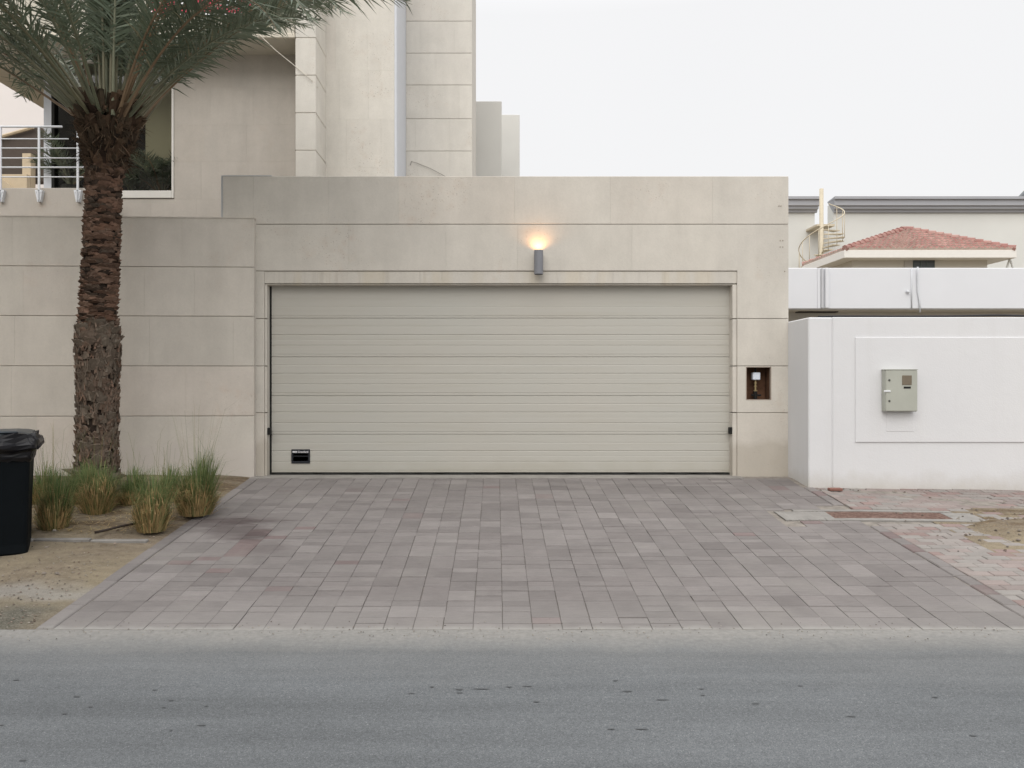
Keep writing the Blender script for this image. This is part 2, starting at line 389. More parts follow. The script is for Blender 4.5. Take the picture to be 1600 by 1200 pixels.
def tinted(name, dark, light, alt, rough=0.7, spec=0.3, sc_=30, trans=0.0, bump=0.0):
    m = NM(name); t = m.attr()
    col = m.mix(t[0], dark, light); col = m.mix(t[1], col, alt)
    col = m.scale(col, m.rng(m.noise(sc_, 4), 0.25, 0.75, 0.82, 1.15))
    m.set('Base Color', col).set('Roughness', rough).set('Specular IOR Level', spec)
    if bump: m.set('Normal', m.bump(m.noise(sc_ * 2, 4, m.map((1, 1, .25))), bump, 0.01))
    if trans:
        tr = m.t.nodes.new('ShaderNodeBsdfTranslucent'); m.t.links.new(col, tr.inputs[0])
        ms = m.t.nodes.new('ShaderNodeMixShader'); ms.inputs[0].default_value = trans
        m.t.links.new(m.b.outputs[0], ms.inputs[1]); m.t.links.new(tr.outputs[0], ms.inputs[2]); m.t.links.new(ms.outputs[0], m.o.inputs[0])
    return m.m
M['bark'] = tinted('palm_bark', (0.022, 0.015, 0.012), (0.27, 0.165, 0.118), (0.175, 0.145, 0.115), 0.95, 0.1, 26, bump=0.8)
M['boot'] = tinted('palm_boot', (0.016, 0.010, 0.008), (0.125, 0.078, 0.050), (0.105, 0.095, 0.065), 0.9, 0.15, 22, bump=0.6)
M['leaf'] = tinted('palm_leaf', (0.066, 0.094, 0.058), (0.195, 0.24, 0.172), (0.30, 0.26, 0.16), 0.5, 0.35, 5, trans=0.15)
M['rachis'] = tinted('palm_rachis', (0.105, 0.125, 0.075), (0.20, 0.21, 0.145), (0.23, 0.15, 0.09), 0.5, 0.35, 5)
M['grass'] = tinted('fountain_grass', (0.06, 0.10, 0.03), (0.20, 0.27, 0.11), (0.52, 0.36, 0.18), 0.7, 0.2, 8, trans=0.2)
M['tile'] = tinted('roof_tile', (0.27, 0.12, 0.105), (0.36, 0.19, 0.165), (0.60, 0.50, 0.44), 0.8, 0.2, 4)
def glass():
    m = bpy.data.materials.new('window_glass'); m.use_nodes = True; t = m.node_tree; t.nodes.clear()
    o = t.nodes.new('ShaderNodeOutputMaterial'); g = t.nodes.new('ShaderNodeBsdfGlossy'); g.inputs['Roughness'].default_value = 0.02
    tr = t.nodes.new('ShaderNodeBsdfTransparent'); tr.inputs[0].default_value = (0.82, 0.84, 0.78, 1)
    f = t.nodes.new('ShaderNodeFresnel'); f.inputs[0].default_value = 1.5
    ms = t.nodes.new('ShaderNodeMixShader'); t.links.new(f.outputs[0], ms.inputs[0]); t.links.new(tr.outputs[0], ms.inputs[1]); t.links.new(g.outputs[0], ms.inputs[2])
    t.links.new(ms.outputs[0], o.inputs[0]); return m
M['glass'] = glass()
def bulb():
    m = bpy.data.materials.new('lamp_bulb'); m.use_nodes = True; t = m.node_tree; b = t.nodes['Principled BSDF']
    b.inputs['Base Color'].default_value = (1, 0.7, 0.4, 1); b.inputs['Emission Color'].default_value = (1, 0.58, 0.25, 1); b.inputs['Emission Strength'].default_value = 2.5
    return m
M['bulb'] = bulb()

def T(a=0.5, b=0.0, c=0.5): return (a, b, c)
def cladding(mb, x0, x1, rows, y, depth, widths=(0.62, 0.9), gap=0.006, ch=0.005, hole=None, z_last_gap=True, rg=None, pinkp=0.25):
    """rows of slabs facing -Y; each slab has its own tone, rows are parted by an open shadow groove"""
    rg = rg or rnd
    for ri, (z0, z1) in enumerate(rows):
        x = x0; k = 0; cuts = [x0]
        off = rg.uniform(0.2, 1) * widths[0]
        x = x0 + off
        while x < x1 - 0.18: cuts.append(x); x += rg.uniform(*widths)
        cuts.append(x1)
        for a, b in zip(cuts[:-1], cuts[1:]):
            t = (rg.uniform(0, 1), rg.uniform(0, 0.8) if rg.random() < pinkp else rg.uniform(0, 0.35), rg.random())
            parts = [(a, b, z0, z1)]
            if hole and not (b <= hole[0] or a >= hole[1] or z1 <= hole[2] or z0 >= hole[3]):
                hx0, hx1, hz0, hz1 = hole
                parts = [(a, b, z0, hz0), (a, b, hz1, z1), (a, hx0, hz0, hz1), (hx1, b, hz0, hz1)]
            for (p, q, r_, s_) in parts:
                if q - p < 0.004 or s_ - r_ < 0.004: continue
                c0 = ch if r_ == z0 else 0; c1 = ch if s_ == z1 else 0
                e = 0.0006
                zz0 = r_ + (gap / 2 if r_ == z0 else 0); zz1 = s_ - (gap / 2 if s_ == z1 else 0)
                P0, Q0 = p + e, q - e
                v = [(P0, y, zz0 + c0), (Q0, y, zz0 + c0), (Q0, y, zz1 - c1), (P0, y, zz1 - c1),
                     (P0, y + c0, zz0), (Q0, y + c0, zz0), (Q0, y + c1, zz1), (P0, y + c1, zz1),
                     (P0, y + depth, zz0), (Q0, y + depth, zz0), (Q0, y + depth, zz1), (P0, y + depth, zz1)]
                f = [(0, 1, 2, 3), (4, 8, 9, 5), (7, 6, 10, 11), (0, 3, 7, 11, 8, 4), (1, 5, 9, 10, 6, 2)]
                if c0: f.append((4, 5, 1, 0))
                if c1: f.append((3, 2, 6, 7))
                mb.mesh(v, f, t)

# ------------------------------------------------------------------ SETTING: ground, road, driveway, pavements
g = MB(); S = 220
g.face([(-S, -60, -0.03), (S, -60, -0.03), (S, S, -0.03), (-S, S, -0.03)])
tag(g.build('ground', M['sand']), kind='structure')
g = MB()
g.face([(-70, -6.5, 0), (70, -6.5, 0), (70, ROAD_Y + 0.02, 0), (-70, ROAD_Y + 0.02, 0)])
road = g.build('road', M['asphalt']); tag(road, kind='structure')
# worn pockmarks and dark patches in the asphalt, where the photo shows them
g = MB(); rr = random.Random(3)
marks = [(643, 1084, 12), (675, 1074, 8), (718, 1078, 13), (718, 1083, 12), (752, 1077, 30), (795, 1074, 10), (824, 1073, 17), (838, 1097, 12), (962, 1064, 9), (980, 1081, 20), (1035, 1094, 24),
         (1003, 1140, 24), (1096, 1077, 10), (1098, 1087, 8), (25, 1063, 12), (120, 1089, 13), (142, 1105, 8), (101, 1116, 10), (242, 1079, 9), (267, 1095, 10), (256, 1106, 9), (322, 1104, 6),
         (315, 1134, 16), (268, 1142, 6), (3, 1134, 8), (36, 1189, 14), (1180, 1100, 14), (1250, 1072, 10), (1330, 1120, 16), (1460, 1090, 12), (1520, 1150, 14), (955, 1140, 14)]
for (px, py, wd) in marks:
    D = F * H / (py - HY); x = PX(px, D); r_ = wd * D / F / 2; n = 12
    g.face([(x + r_ * rr.uniform(.7, 1.1) * math.cos(2 * math.pi * k / n), D + 0.007 * rr.uniform(.5, 1.3) * math.sin(2 * math.pi * k / n), 0.004) for k in range(n)])
tag(g.build('road_patch', M['dark_gravel']), kind='structure')

# driveway: real pavers over a bedding sheet
DX0, DX1, DY1 = -2.98, 3.65, 9.66
def paver_piece(mb, x0, x1, y0, y1, t, dz=0.0, ch=0.0035, clip=None):
    b = ch; lift = 0.004
    def q(x, y, z): return (x, y, ground(x, y) + z)
    v = [q(x0, y0, -0.02), q(x1, y0, -0.02), q(x1, y1, -0.02), q(x0, y1, -0.02),
         q(x0, y0, lift - b + dz), q(x1, y0, lift - b + dz), q(x1, y1, lift - b + dz), q(x0, y1, lift - b + dz),
         q(x0 + b, y0 + b, lift + dz), q(x1 - b, y0 + b, lift + dz), q(x1 - b, y1 - b, lift + dz), q(x0 + b, y1 - b, lift + dz)]
    f = [(8, 9, 10, 11)]
    for i in range(4):
        j = (i + 1) % 4; f.append((i, j, 4 + j, 4 + i)); f.append((4 + i, 4 + j, 8 + j, 8 + i))
    mb.mesh(v, f, t)
PIT = (3.33, 4.52, 7.83, 8.10)
mb = MB(); rg = random.Random(11)
cw = (DX1 - DX0 - 0.22) / 33
ux = lambda px, py: None
c = 0
while c < 33:
    nc = min(33 - c, rg.choice((1, 2, 2, 3, 3, 4, 5)))
    y = ROAD_Y + 0.005
    while y < DY1 - 0.03:
        L = rg.choice((0.10, 0.10, 0.10, 0.20, 0.20, 0.20, 0.30))
        if y + L > DY1: L = DY1 - y
        base = rg.gauss(0.5, 0.24)
        for cc in range(c, c + nc):
            x0 = DX0 + 0.11 + cc * cw; pieces = [(y, L)]
            if L > .15 and rg.random() < .22: pieces = [(y, L / 2), (y + L / 2, L / 2)]
            for (yy, LL) in pieces:
                t = (min(1, max(0, base + rg.gauss(0, 0.16))), 0.88 + .12 * rg.random() if rg.random() < .02 else 0.0, rg.random())
                if abs(x0 + 2.2) < 0.5 and 6.2 < yy < 7.6 and rg.random() < 0.14: t = (t[0] * .5, 1.0, t[2] * .5)
                gp = rg.uniform(0.0003, 0.0021); jx = rg.gauss(0, .0009); jy = rg.gauss(0, .0012)
                if not (x0 + cw > 2.95 and PIT[2] - .05 < yy + LL and yy < PIT[3] + .05):
                    paver_piece(mb, x0 + gp + jx, x0 + cw - gp + jx, yy + 0.0028 + jy, yy + LL - 0.0028 + jy, t, rg.uniform(-0.002, 0.002), 0.0028)
        y += L
    c += nc
drive = mb.build('driveway', M['paver']); tag(drive, kind='structure')
def sheet(name, x0, x1, y0, y1, nx, ny, dz, mat, kind='structure', noise=0.0, fn=None):
    mb = MB(); rgx = random.Random(5)
    hs = [[(x0 + (x1 - x0) * i / nx, y0 + (y1 - y0) * j / ny) for i in range(nx + 1)] for j in range(ny + 1)]
    v = [(x, y, ground(x, y) + dz + (fn(x, y) if fn else 0) + rgx.uniform(-noise, noise)) for row in hs for (x, y) in row]
    f = [(j * (nx + 1) + i, j * (nx + 1) + i + 1, (j + 1) * (nx + 1) + i + 1, (j + 1) * (nx + 1) + i) for j in range(ny) for i in range(nx)]
    mb.mesh(v, f); o = mb.build(name, mat, smooth=True); tag(o, kind=kind); return o
sheet('driveway_bedding', DX0 - 0.02, 12, ROAD_Y, 10.2, 30, 46, -0.006, M['joint_sand'])
# concrete threshold in front of the garage door
mb = MB(); mb.box(-3.0, 3.02, 9.665, 10.10, 0.30, ground(0, 9.9) + 0.003, bev=0.004)
tag(mb.build('threshold', plain('threshold_concrete', (0.27, 0.255, 0.235), 0.9, var=0.2, sc_=5, bump=0.4)), kind='structure')
# edging courses of the driveway
mb = MB(); rg = random.Random(21)
for (xa, xb) in ((DX0 - 0.015, DX0 + 0.095), (DX1 - 0.095, DX1 + 0.015)):
    y = ROAD_Y + 0.03; lim = 9.6 if xa < 0 else 9.15
    while y < lim:
        L = rg.uniform(0.38, 0.52) if xa < 0 else 0.2
        j = rg.uniform(-0.006, 0.006)
        if not (xa > 0 and PIT[2] - .1 < y + L and y < PIT[3] + .08): paver_piece(mb, xa + j, xb + j, y + 0.003, y + L - 0.003, (rg.uniform(.3, .9), 1.0 if (xa > 0 and rg.random() < .35) else 0, rg.random()), rg.uniform(0, .006), 0.008)
        y += L
tag(mb.build('driveway_edging', M['paver']), kind='structure')
# pavement of small red and grey blocks on the right
mb = MB(); rg = random.Random(31)
row = 0; y = ROAD_Y + 0.03
while y < 9.24:
    x = DX1 + 0.02 - (0.1 if row % 2 else 0)
    while x < 10.5:
        a = max(x, DX1 + 0.02); b = x + 0.2
        if b - a > 0.02 and not (a < PIT[1] + 0.28 and b > PIT[0] - 0.05 and y + .1 > PIT[2] - 0.06 and y < PIT[3] + 0.06):
            red = rg.random()
            near = 0.35 if y < 8.2 else 0.75
            t = (0.3 * rg.random() if red < near else 0.65 + .35 * rg.random(), 1.0 if red < 0.13 else 0.0, rg.random())
            paver_piece(mb, a + 0.003, b - 0.003, y + 0.003, y + 0.097, t, rg.uniform(-.003, .003) + 0.010 * math.sin(x * 2.1 + y * 3) * (1 if y > 8 else .3), 0.005)
        x += 0.2
    y += 0.1; row += 1
tag(mb.build('pavement', M['paver_side']), kind='structure')
# shallow trench in the pavement: concrete margin and reddish gravel floor
mb = MB()
zc = ground(4.1, 8.6)
def slab(mb, x0, x1, y0, y1, top, bot, t=T(), jag=0.0):
    n = 26; va = []; vb = []
    for i in range(n + 1):
        x = x0 + (x1 - x0) * i / n
        va.append((x, y0 + rg.uniform(-jag, jag), ground(x, y0) + top)); vb.append((x, y1 + rg.uniform(-jag, jag), ground(x, y1) + top))
    for i in range(n):
        mb.face([va[i], va[i + 1], vb[i + 1], vb[i]], t)
        mb.face([(va[i][0], va[i][1], va[i][2] - bot), (va[i + 1][0], va[i + 1][1], va[i + 1][2] - bot), va[i + 1], va[i]], t)
        mb.face([vb[i], vb[i + 1], (vb[i + 1][0], vb[i + 1][1], vb[i + 1][2] - bot), (vb[i][0], vb[i][1], vb[i][2] - bot)], t)
slab(mb, PIT[0] - 0.10, PIT[1] + 0.45, PIT[2] - 0.075, PIT[2], 0.010, 0.04, jag=0.010)
slab(mb, PIT[0] - 0.30, PIT[1] + 0.12, PIT[3], PIT[3] + 0.06, 0.010, 0.04, jag=0.006)
slab(mb, PIT[0] - 0.50, PIT[0] + 0.01, PIT[2] - 0.05, PIT[3] - .001, 0.006, 0.04, jag=0.02)
slab(mb, PIT[1] - 0.01, PIT[1] + 0.30, PIT[2] + 0.001, PIT[3] - .001, 0.006, 0.04, jag=0.01)
tag(mb.build('trench_margin', M['white_line']), kind='structure')
mb = MB(); n = 60
for i in range(n):
    for j in range(10):
        sk_ = 0.42 * j / 9
        x0_ = PIT[0] + (PIT[1] - PIT[0]) * i / n; x1_ = PIT[0] + (PIT[1] - PIT[0]) * (i + 1) / n
        y0_ = PIT[2] + (PIT[3] - PIT[2]) * j / 10; y1_ = PIT[2] + (PIT[3] - PIT[2]) * (j + 1) / 10
        z = ground(x0_, y0_) + 0.004
        mb.face([(x0_, y0_, z), (x1_, y0_, z), (x1_, y1_, z + .0005), (x0_, y1_, z + .0005)], (rg.random(), 0, 0))
o = mb.build('trench_floor', tinted('trench_gravel', (0.17, 0.10, 0.08), (0.30, 0.20, 0.165), (0.2, 0.2, 0.2), 0.9, 0.2, 60, bump=0.8)); tag(o, kind='structure')

# planting bed on the left
from mathutils import noise as MN
def bedh(x, y):
    h = 0.022 * MN.noise(Vector((x * 1.3, y * 1.3, 0))) + 0.010 * MN.noise(Vector((x * 5, y * 5, 3)))
    e = max(0, min(1, (DX0 - x) / 0.5))
    return h * e - 0.012 * (1 - e) + (0.03 * e if y > 7.15 else 0)
sheet('planting_bed', -14, DX0 - 0.02, ROAD_Y + 0.005, 10.2, 150, 90, 0.006, M['sand'], fn=bedh)
# thin concrete edging strip across the bed
mb = MB(); rg = random.Random(8); x = -9.0
while x < DX0 - 0.12:
    L = rg.uniform(0.45, 0.55); x2 = min(x + L, DX0 - 0.05); z = ground(x, 7.12)
    mb.box(x, x2 - 0.012, 7.05 + rg.uniform(-.012, .012), 7.11, z - 0.05, z + 0.024 + rg.uniform(-.008, .004), bev=0.008); x += L
tag(mb.build('bed_edging', M['white_line']), kind='structure')
# heap of sand on the pavement
mb = MB(); n = 60; cx, cy = 5.35, 7.45
def heap(x, y):
    d = math.hypot((x - cx - .25) / 1.05, (y - cy) / 0.50); e = 1 - d + 0.35 * MN.noise(Vector((x * 2.2, y * 2.2, 1)))
    return max(-0.02, min(1, e)) * 0.13 + 0.012 * MN.noise(Vector((x * 11, y * 11, 2))) * (1 if e > 0 else 0)
v = []; 
for j in range(n + 1):
    for i in range(n + 1):
        x = cx - 1.1 + 2.9 * i / n; y = cy - .9 + 1.8 * j / n; v.append((x, y, ground(x, y) + 0.004 + heap(x, y)))
mb.mesh(v, [(j * (n + 1) + i, j * (n + 1) + i + 1, (j + 1) * (n + 1) + i + 1, (j + 1) * (n + 1) + i) for j in range(n) for i in range(n)])
o = mb.build('sand_heap', M['sand'], smooth=True); tag(o, 'low heap of yellow sand spilled on the red block pavement', 'sand heap')

# pebbles: scatter that nobody could count
mb = MB(); rg = random.Random(77)
def stone_bit(mb, x, y, r_, t, zf=None):
    z = (ground(x, y) if zf is None else zf) + r_ * 0.25; k = 6
    a0 = rg.uniform(0, 6); v = [(x + r_ * rg.uniform(.7, 1.2) * math.cos(a0 + q * math.pi / 3), y + r_ * rg.uniform(.7, 1.2) * math.sin(a0 + q * math.pi / 3), z - r_ * .2) for q in range(6)]
    v += [(x + r_ * .5 * math.cos(a0 + q * math.pi / 3), y + r_ * .5 * math.sin(a0 + q * math.pi / 3), z + r_ * rg.uniform(.3, .5)) for q in range(6)]
    mb.mesh(v, [(q, (q + 1) % 6, 6 + (q + 1) % 6, 6 + q) for q in range(6)] + [tuple(range(6, 12))], t)
for _ in range(1500):
    x = rg.uniform(-6.5, DX0 - 0.08); y = ROAD_Y + 0.1 + abs(rg.gauss(0, 1.1))
    if y < 9.3: stone_bit(mb, x, y, rg.uniform(0.003, 0.009) if rg.random() < .985 else rg.uniform(.014, .024), (rg.random() * .8, rg.random() * .5, 0), ground(x, y) + 0.010 + bedh(x, y))
for _ in range(170):
    a = rg.uniform(0, 6.3); d = 0.45 + abs(rg.gauss(0, .7)); x = cx + d * math.cos(a) * 1.1; y = cy + d * math.sin(a) * .8
    if x > DX1 + .1 and ROAD_Y + .1 < y < 9.1: stone_bit(mb, x, y, rg.uniform(0.005, 0.02), (rg.random() * .6, rg.random() * .3, 0), ground(x, y) + 0.008 + max(0, heap(x, y)))
for _ in range(60):
    x = rg.uniform(DX1, 7); y = 9.15 + rg.uniform(-.12, 0.03); stone_bit(mb, x, y, rg.uniform(0.005, 0.015), (rg.random() * .6, rg.random() * .3, 0))
for _ in range(700):
    x = rg.uniform(-4.5, 5.5); y = ROAD_Y - .02 + rg.gauss(0, .09); stone_bit(mb, x, y, rg.uniform(0.002, 0.006), (rg.random() * .9, rg.random() * .2, 0), max(0.001, ground(x, y) + .005))
o = mb.build('pebbles', tinted('pebble_mix', (0.06, 0.055, 0.05), (0.42, 0.39, 0.34), (0.25, 0.15, 0.1), 0.9, 0.2, 30)); tag(o, kind='stuff', label='small stones scattered over sand and pavement')
mb = MB(); z = ground(3.9, 9.02)
mb.box(PX(1296, 9.0), PX(1316, 9.0), 8.98, 9.06, z + 0.006, z + 0.038, bev=0.006)
o = mb.build('broken_brick', M['rubble']); tag(o, 'broken red brick lying by the foot of the white wall', 'brick')

# ------------------------------------------------------------------ HOUSE
FY = 9.86; pm = F / FY
house = thing('house', 'beige limestone villa with a wide grey garage door and stepped towers', 'house', (0, FY, 0))
def fz(py, D=FY): return PZ(py, D)
def fx(px, D=FY): return PX(px, D)
# garage front wall
zt = fz(275); g1 = fz(350.5); g2 = fz(423.5); g3 = fz(498); g4 = fz(572); g5 = fz(645)
XL, XR = fx(348.5), fx(1232); OL, OR = fx(413), fx(1152)
mb = MB(); rg = random.Random(41)
cladding(mb, XL, XR, [(g1, zt)], FY, 0.035, (0.75, 1.5), rg=rg)
cladding(mb, XL, OR, [(g2, g1)], FY, 0.035, (0.75, 1.5), rg=rg)
hole = (fx(1166.5), fx(1204), fz(624), fz(574))
# right pier
cladding(mb, OR - 0.0012, XR, [(g3, g1)], FY, 0.035, (1.5, 1.6), rg=rg)
cladding(mb, OR, XR, [(g4, g3), (g5, g4), (0.2, g5)], FY, 0.035, (1.5, 1.6), hole=hole, rg=rg)
# left pier
cladding(mb, fx(392), OL, [(g3, g2), (g4, g3), (g5, g4), (0.2, g5)], FY, 0.035, (1.5, 1.6), rg=rg)
mb.build('garage_wall', M['stone'], house)
# backing and body of the garage
mb = MB()
mb.box(XL + .004, XR - .004, FY + 0.02, FY + 0.30, 2.93, zt - 0.012)
mb.box(OR + .002, XR - .004, FY + 0.02, FY + 0.10, 0.1, hole[2] - .012); mb.box(OR + .002, XR - .004, FY + 0.02, FY + 0.10, hole[3] + .012, 2.93); mb.box(OR + .002, hole[0] - .012, FY + 0.02, FY + 0.10, hole[2] - .012, hole[3] + .012); mb.box(hole[1] + .012, XR - .004, FY + 0.02, FY + 0.10, hole[2] - .012, hole[3] + .012); mb.box(fx(340), OL - .002, FY + 0.02, FY + 0.24, 0.1, 2.93)
mb.box(hole[1] + 0.02, XR - .004, FY + 0.10, FY + 0.30, 0.1, 2.93)
mb.box(OR + .002, hole[0] - 0.02, FY + 0.10, FY + 0.30, 0.1, 2.93)
b_ = mb.build('backing_wall', M['groove'], house)
# cut: niche void lies in front part of pier backing -> rebuild backing around it
me = b_.data
mb = MB()
mb.box(XR - 0.03, XR, FY + 0.036, 12.3, 0.1, zt - 0.004); mb.box(XL, XL + 0.03, FY + 0.036, 12.3, 2.6, zt - 0.004)
mb.box(XL + 0.03, XR - 0.03, FY + 0.3, 12.3, zt - 0.35, zt - 0.10)
mb.build('garage_side_wall', M['stone'], house)
# jambs (reveals) and lintel soffit
DR = 10.0
mb = MB(); dl, dr = PX(424.5, DR), PX(1145, DR); ztop = fz(444)
rows = [(g3, ztop), (g4, g3), (g5, g4), (0.2, g5)]
mb2 = MB()
for (a, b) in rows:
    t = (rg.random(), rg.random() * .5, 0)
    mb2.box(OR - 0.055, OR - 0.0015, FY + 0.012, DR + 0.06, a + 0.005, b - 0.005, t, bev=0.004)
    mb.box(OL + 0.0015, OL + 0.028, FY + 0.012, DR + 0.06, a + 0.005, b - 0.005, t, bev=0.004)
    mb.box(OL + 0.030, dl - 0.032, FY + 0.05, DR + 0.06, a + 0.005, b - 0.005, t, bev=0.004)
mb.build('door_jamb', M['stone'], house); mb2.build('door_jamb', M['stone'], house)
mb = MB(); zl0 = fz(442.5)
x = OL
for wd in (0.9, 1.3, 1.25, 1.3, 1.35, 1.4):
    x2 = min(x + wd, OR - 0.003)
    if x2 - x > .05: mb.box(x + .0002, x2 - .0002, FY + 0.008, DR + 0.10, zl0, g2 - 0.006, (.5, .1, 0), bev=0.002)
    x = x2
mb.box(OL, OR - 0.003, FY + 0.028, DR + 0.05, zl0 - 0.020, zl0 - 0.002, bev=0.004)
mb.build('lintel', M['lintel'], house)
# dark strip behind door
mb = MB(); mb.box(-3.2, 3.3, DR + 0.105, DR + 0.13, 0.2, 3.0)
mb.build('door_shadow_liner', M['black_rubber'], house)

# garage door: sections with pressed ribs
gd = bpy.data.objects.new('garage_door', None); C.objects.link(gd); gd.parent = house; gd.location = (0, 0.14, 0)
gd['label'] = 'wide pale grey green sectional garage door with horizontal ribs'
joints = [PZ(p, DR) for p in (440, 497.3, 557.8, 618.4, 678.8, 738.5)]
def section(z0, z1, ribs):
    """profile extruded along X: list of (z, dy) front line"""
    prof = [(z1 - 0.0015, 0.007), (z1 - 0.0065, 0.0)]
    for (fr, dp, hw) in ribs:
        z = z1 - fr * 0.486
        if z < z0 + 0.02: continue
        prof += [(z + hw, 0.0), (z + hw * .3, dp), (z - hw * .3, dp), (z - hw * 1.5, 0.0)]
    prof += [(z0 + 0.0065, 0.0), (z0 + 0.0015, 0.007)]
    return prof
RIBS = [(0.21, 0.0022, 0.006), (0.425, 0.006, 0.006), (0.56, .0012, .005), (0.70, 0.0045, 0.005), (0.93, 0.0045, 0.004)]
for k in range(5):
    z1, z0 = joints[k], joints[k + 1]
    pr = section(z0, z1, RIBS if k else [(0.66, 0.0015, .005), (.94, .003, .004)])
    if k == 0: pr = [(z1, 0.0), (z1 - 0.2, 0), (z1 - .31, 0.0), (z1 - .316, .0015), (z1 - .322, 0), (z0 + .034, 0), (z0 + .030, .004), (z0 + .027, 0), (z0 + .0065, 0), (z0 + .0015, .007)]
    mb = MB(); nx = 24; v = []
    for (z, dy) in pr:
        for i in range(nx + 1): v.append((dl + (dr - dl) * i / nx, DR + dy, z))
    f = []
    for j in range(len(pr) - 1):
        for i in range(nx): f.append((j * (nx + 1) + i, (j + 1) * (nx + 1) + i, (j + 1) * (nx + 1) + i + 1, j * (nx + 1) + i + 1))
    mb.mesh(v, f)
    mb.box(dl + .002, dr - .002, DR + 0.0085, DR + 0.045, z0 + .0002, z1 - .0002)
    mb.build('door_panel', M['door'], gd)
mb = MB(); mb.box(dl, dr, DR + .004, DR + .05, joints[-1] - 0.001, joints[-1] - 0.0003 + 0.001)
# bottom rubber, slightly wavy
n = 60; v = []
for i in range(n + 1):
    x = dl + (dr - dl) * i / n; wv = 0.006 * math.sin(i * 1.9) * math.sin(i * .37) + 0.003 * rg.uniform(-1, 1)
    v += [(x, DR - 0.004 + wv, joints[-1] - 0.002), (x, DR - 0.010 - wv, joints[-1] - 0.018 + wv * .6), (x, DR + 0.02, PZ(743.5, DR))]
mb.mesh(v, [(3 * i, 3 * i + 1, 3 * i + 4, 3 * i + 3) for i in range(n)] + [(3 * i + 1, 3 * i + 2, 3 * i + 5, 3 * i + 4) for i in range(n)])
mb.build('bottom_seal', M['black_rubber'], gd)
mb = MB(); mb.box(dl - 0.030, dl - 0.002, DR - 0.012, DR + 0.05, joints[-1] - 0.02, ztop - 0.015, bev=0.003)
mb.build('side_seal', M['black_rubber'], gd)
# recessed handle plate with lettering
hx0, hx1, hz0, hz1 = PX(455.5, DR), PX(484.5, DR), PZ(724, DR), PZ(702, DR)
mb = MB(); 
mb.box(hx0, hx1, DR - 0.014, DR + .01, hz1 - 0.055, hz1, bev=0.004); mb.box(hx0, hx1, DR - 0.014, DR + .01, hz0, hz0 + 0.028, bev=0.004)
mb.box(hx0, hx0 + .022, DR - 0.0135, DR + .01, hz0 + .028, hz1 - .055); mb.box(hx1 - .022, hx1, DR - 0.0135, DR + .01, hz0 + .028, hz1 - .055)
mb.box(hx0 + .02, hx1 - .02, DR + 0.0, DR + .01, hz0 + .02, hz1 - .05)
mb.build('handle_plate', plain('black_plastic', (0.018, 0.02, 0.026), 0.35, spec=0.5), gd)
def text_mesh(s, size, loc, mat, name, parent, ext=0.001, rot=(R(90), 0, 0), width=None):
    cu = bpy.data.curves.new(name, 'FONT'); cu.body = s; cu.size = size; cu.extrude = ext; cu.align_x = 'LEFT'; cu.offset = 0.0007
    ob = bpy.data.objects.new(name, cu); C.objects.link(ob)
    bpy.context.view_layer.update()
    me = bpy.data.meshes.new_from_object(ob.evaluated_get(bpy.context.evaluated_depsgraph_get()))
    bpy.data.objects.remove(ob)
    if width:
        xs = [q.co.x for q in me.vertices]; k = width / (max(xs) - min(xs))
        for q in me.vertices: q.co.x *= k
    o = bpy.data.objects.new(name, me); C.objects.link(o); me.materials.clear(); me.materials.append(mat)
    o.rotation_euler = rot; o.parent = parent
    wl = Vector((0, 0, 0)); q = parent
    while q is not None: wl += Vector(q.location); q = q.parent
    o.location = Vector(loc) - wl
    return o
text_mesh('Crawford', 0.034, (hx0 + 0.082, DR - 0.0155, hz1 - 0.042), M['white_sign'], 'lettering', gd, width=0.130)
mb = MB()
for k in range(3): mb.box(hx0 + 0.018 + k * 0.019, hx0 + 0.033 + k * 0.019, DR - 0.0158, DR - 0.0139, hz1 - 0.041, hz1 - 0.021)
mb.build('emblem', M['white_sign'], gd)
# photocells on the jambs
for (px, py, xx) in ((419, 674, OL + 0.045), (1146.5, 673, OR - 0.066)):
    mb = MB(); z = PZ(py, 9.9); mb.box(xx - 0.02, xx + 0.02, 9.885, 9.96, z - 0.042, z + 0.042, bev=0.006)
    mb.build('photocell', M['black_rubber'], house)

# water meter niche in the right pier
mb = MB(); hx0, hx1, hz0, hz1 = hole; nb = FY + 0.20
e = 0.012
mb.box(hx0 - .001, hx1 + .001, nb, nb + 0.02, hz0, hz1)
mb.box(hx0 - 0.008, hx0, FY + 0.037, nb, hz0, hz1); mb.box(hx1, hx1 + 0.008, FY + 0.037, nb, hz0, hz1)
mb.box(hx0, hx1, FY + 0.037, nb, hz0 - 0.008, hz0); mb.box(hx0, hx1, FY + 0.037, nb, hz1, hz1 + 0.008)
mb.build('niche_lining', M['niche'], house)
mb = MB(); q = 0.008
for (a, b, c, d) in ((hx0 - q, hx1 + q, hz1, hz1 + q), (hx0 - q, hx1 + q, hz0 - q, hz0), (hx0 - q, hx0, hz0, hz1), (hx1, hx1 + q, hz0, hz1)): mb.box(a, b, FY - 0.003, FY + 0.03, c, d)
mb.build('niche_frame', plain('niche_trim', (0.36, 0.30, 0.25), 0.8), house)
wmt = thing('water_meter', 'white capped water meter on a brass pipe in the brown niche', 'water meter', ((hx0 + hx1) / 2, FY + 0.12, hz0))
cxm = hx0 + 0.145; ym = FY + 0.11
mb = MB(); mb.tube([(cxm, ym, hz0), (cxm, ym, hz0 + .06)], .022, 10); mb.tube([(cxm, ym, hz0 + .06), (cxm - .006, ym, hz0 + .1)], .026, 8); mb.tube([(cxm - .05, ym, hz0 + .05), (cxm + .07, ym, hz0 + .05)], .012, 8); mb.build('pipe', M['black_rubber'], wmt); mb = MB(); mb.tube([(cxm, ym, hz1 - .07), (cxm, ym, hz1)], .012, 8)
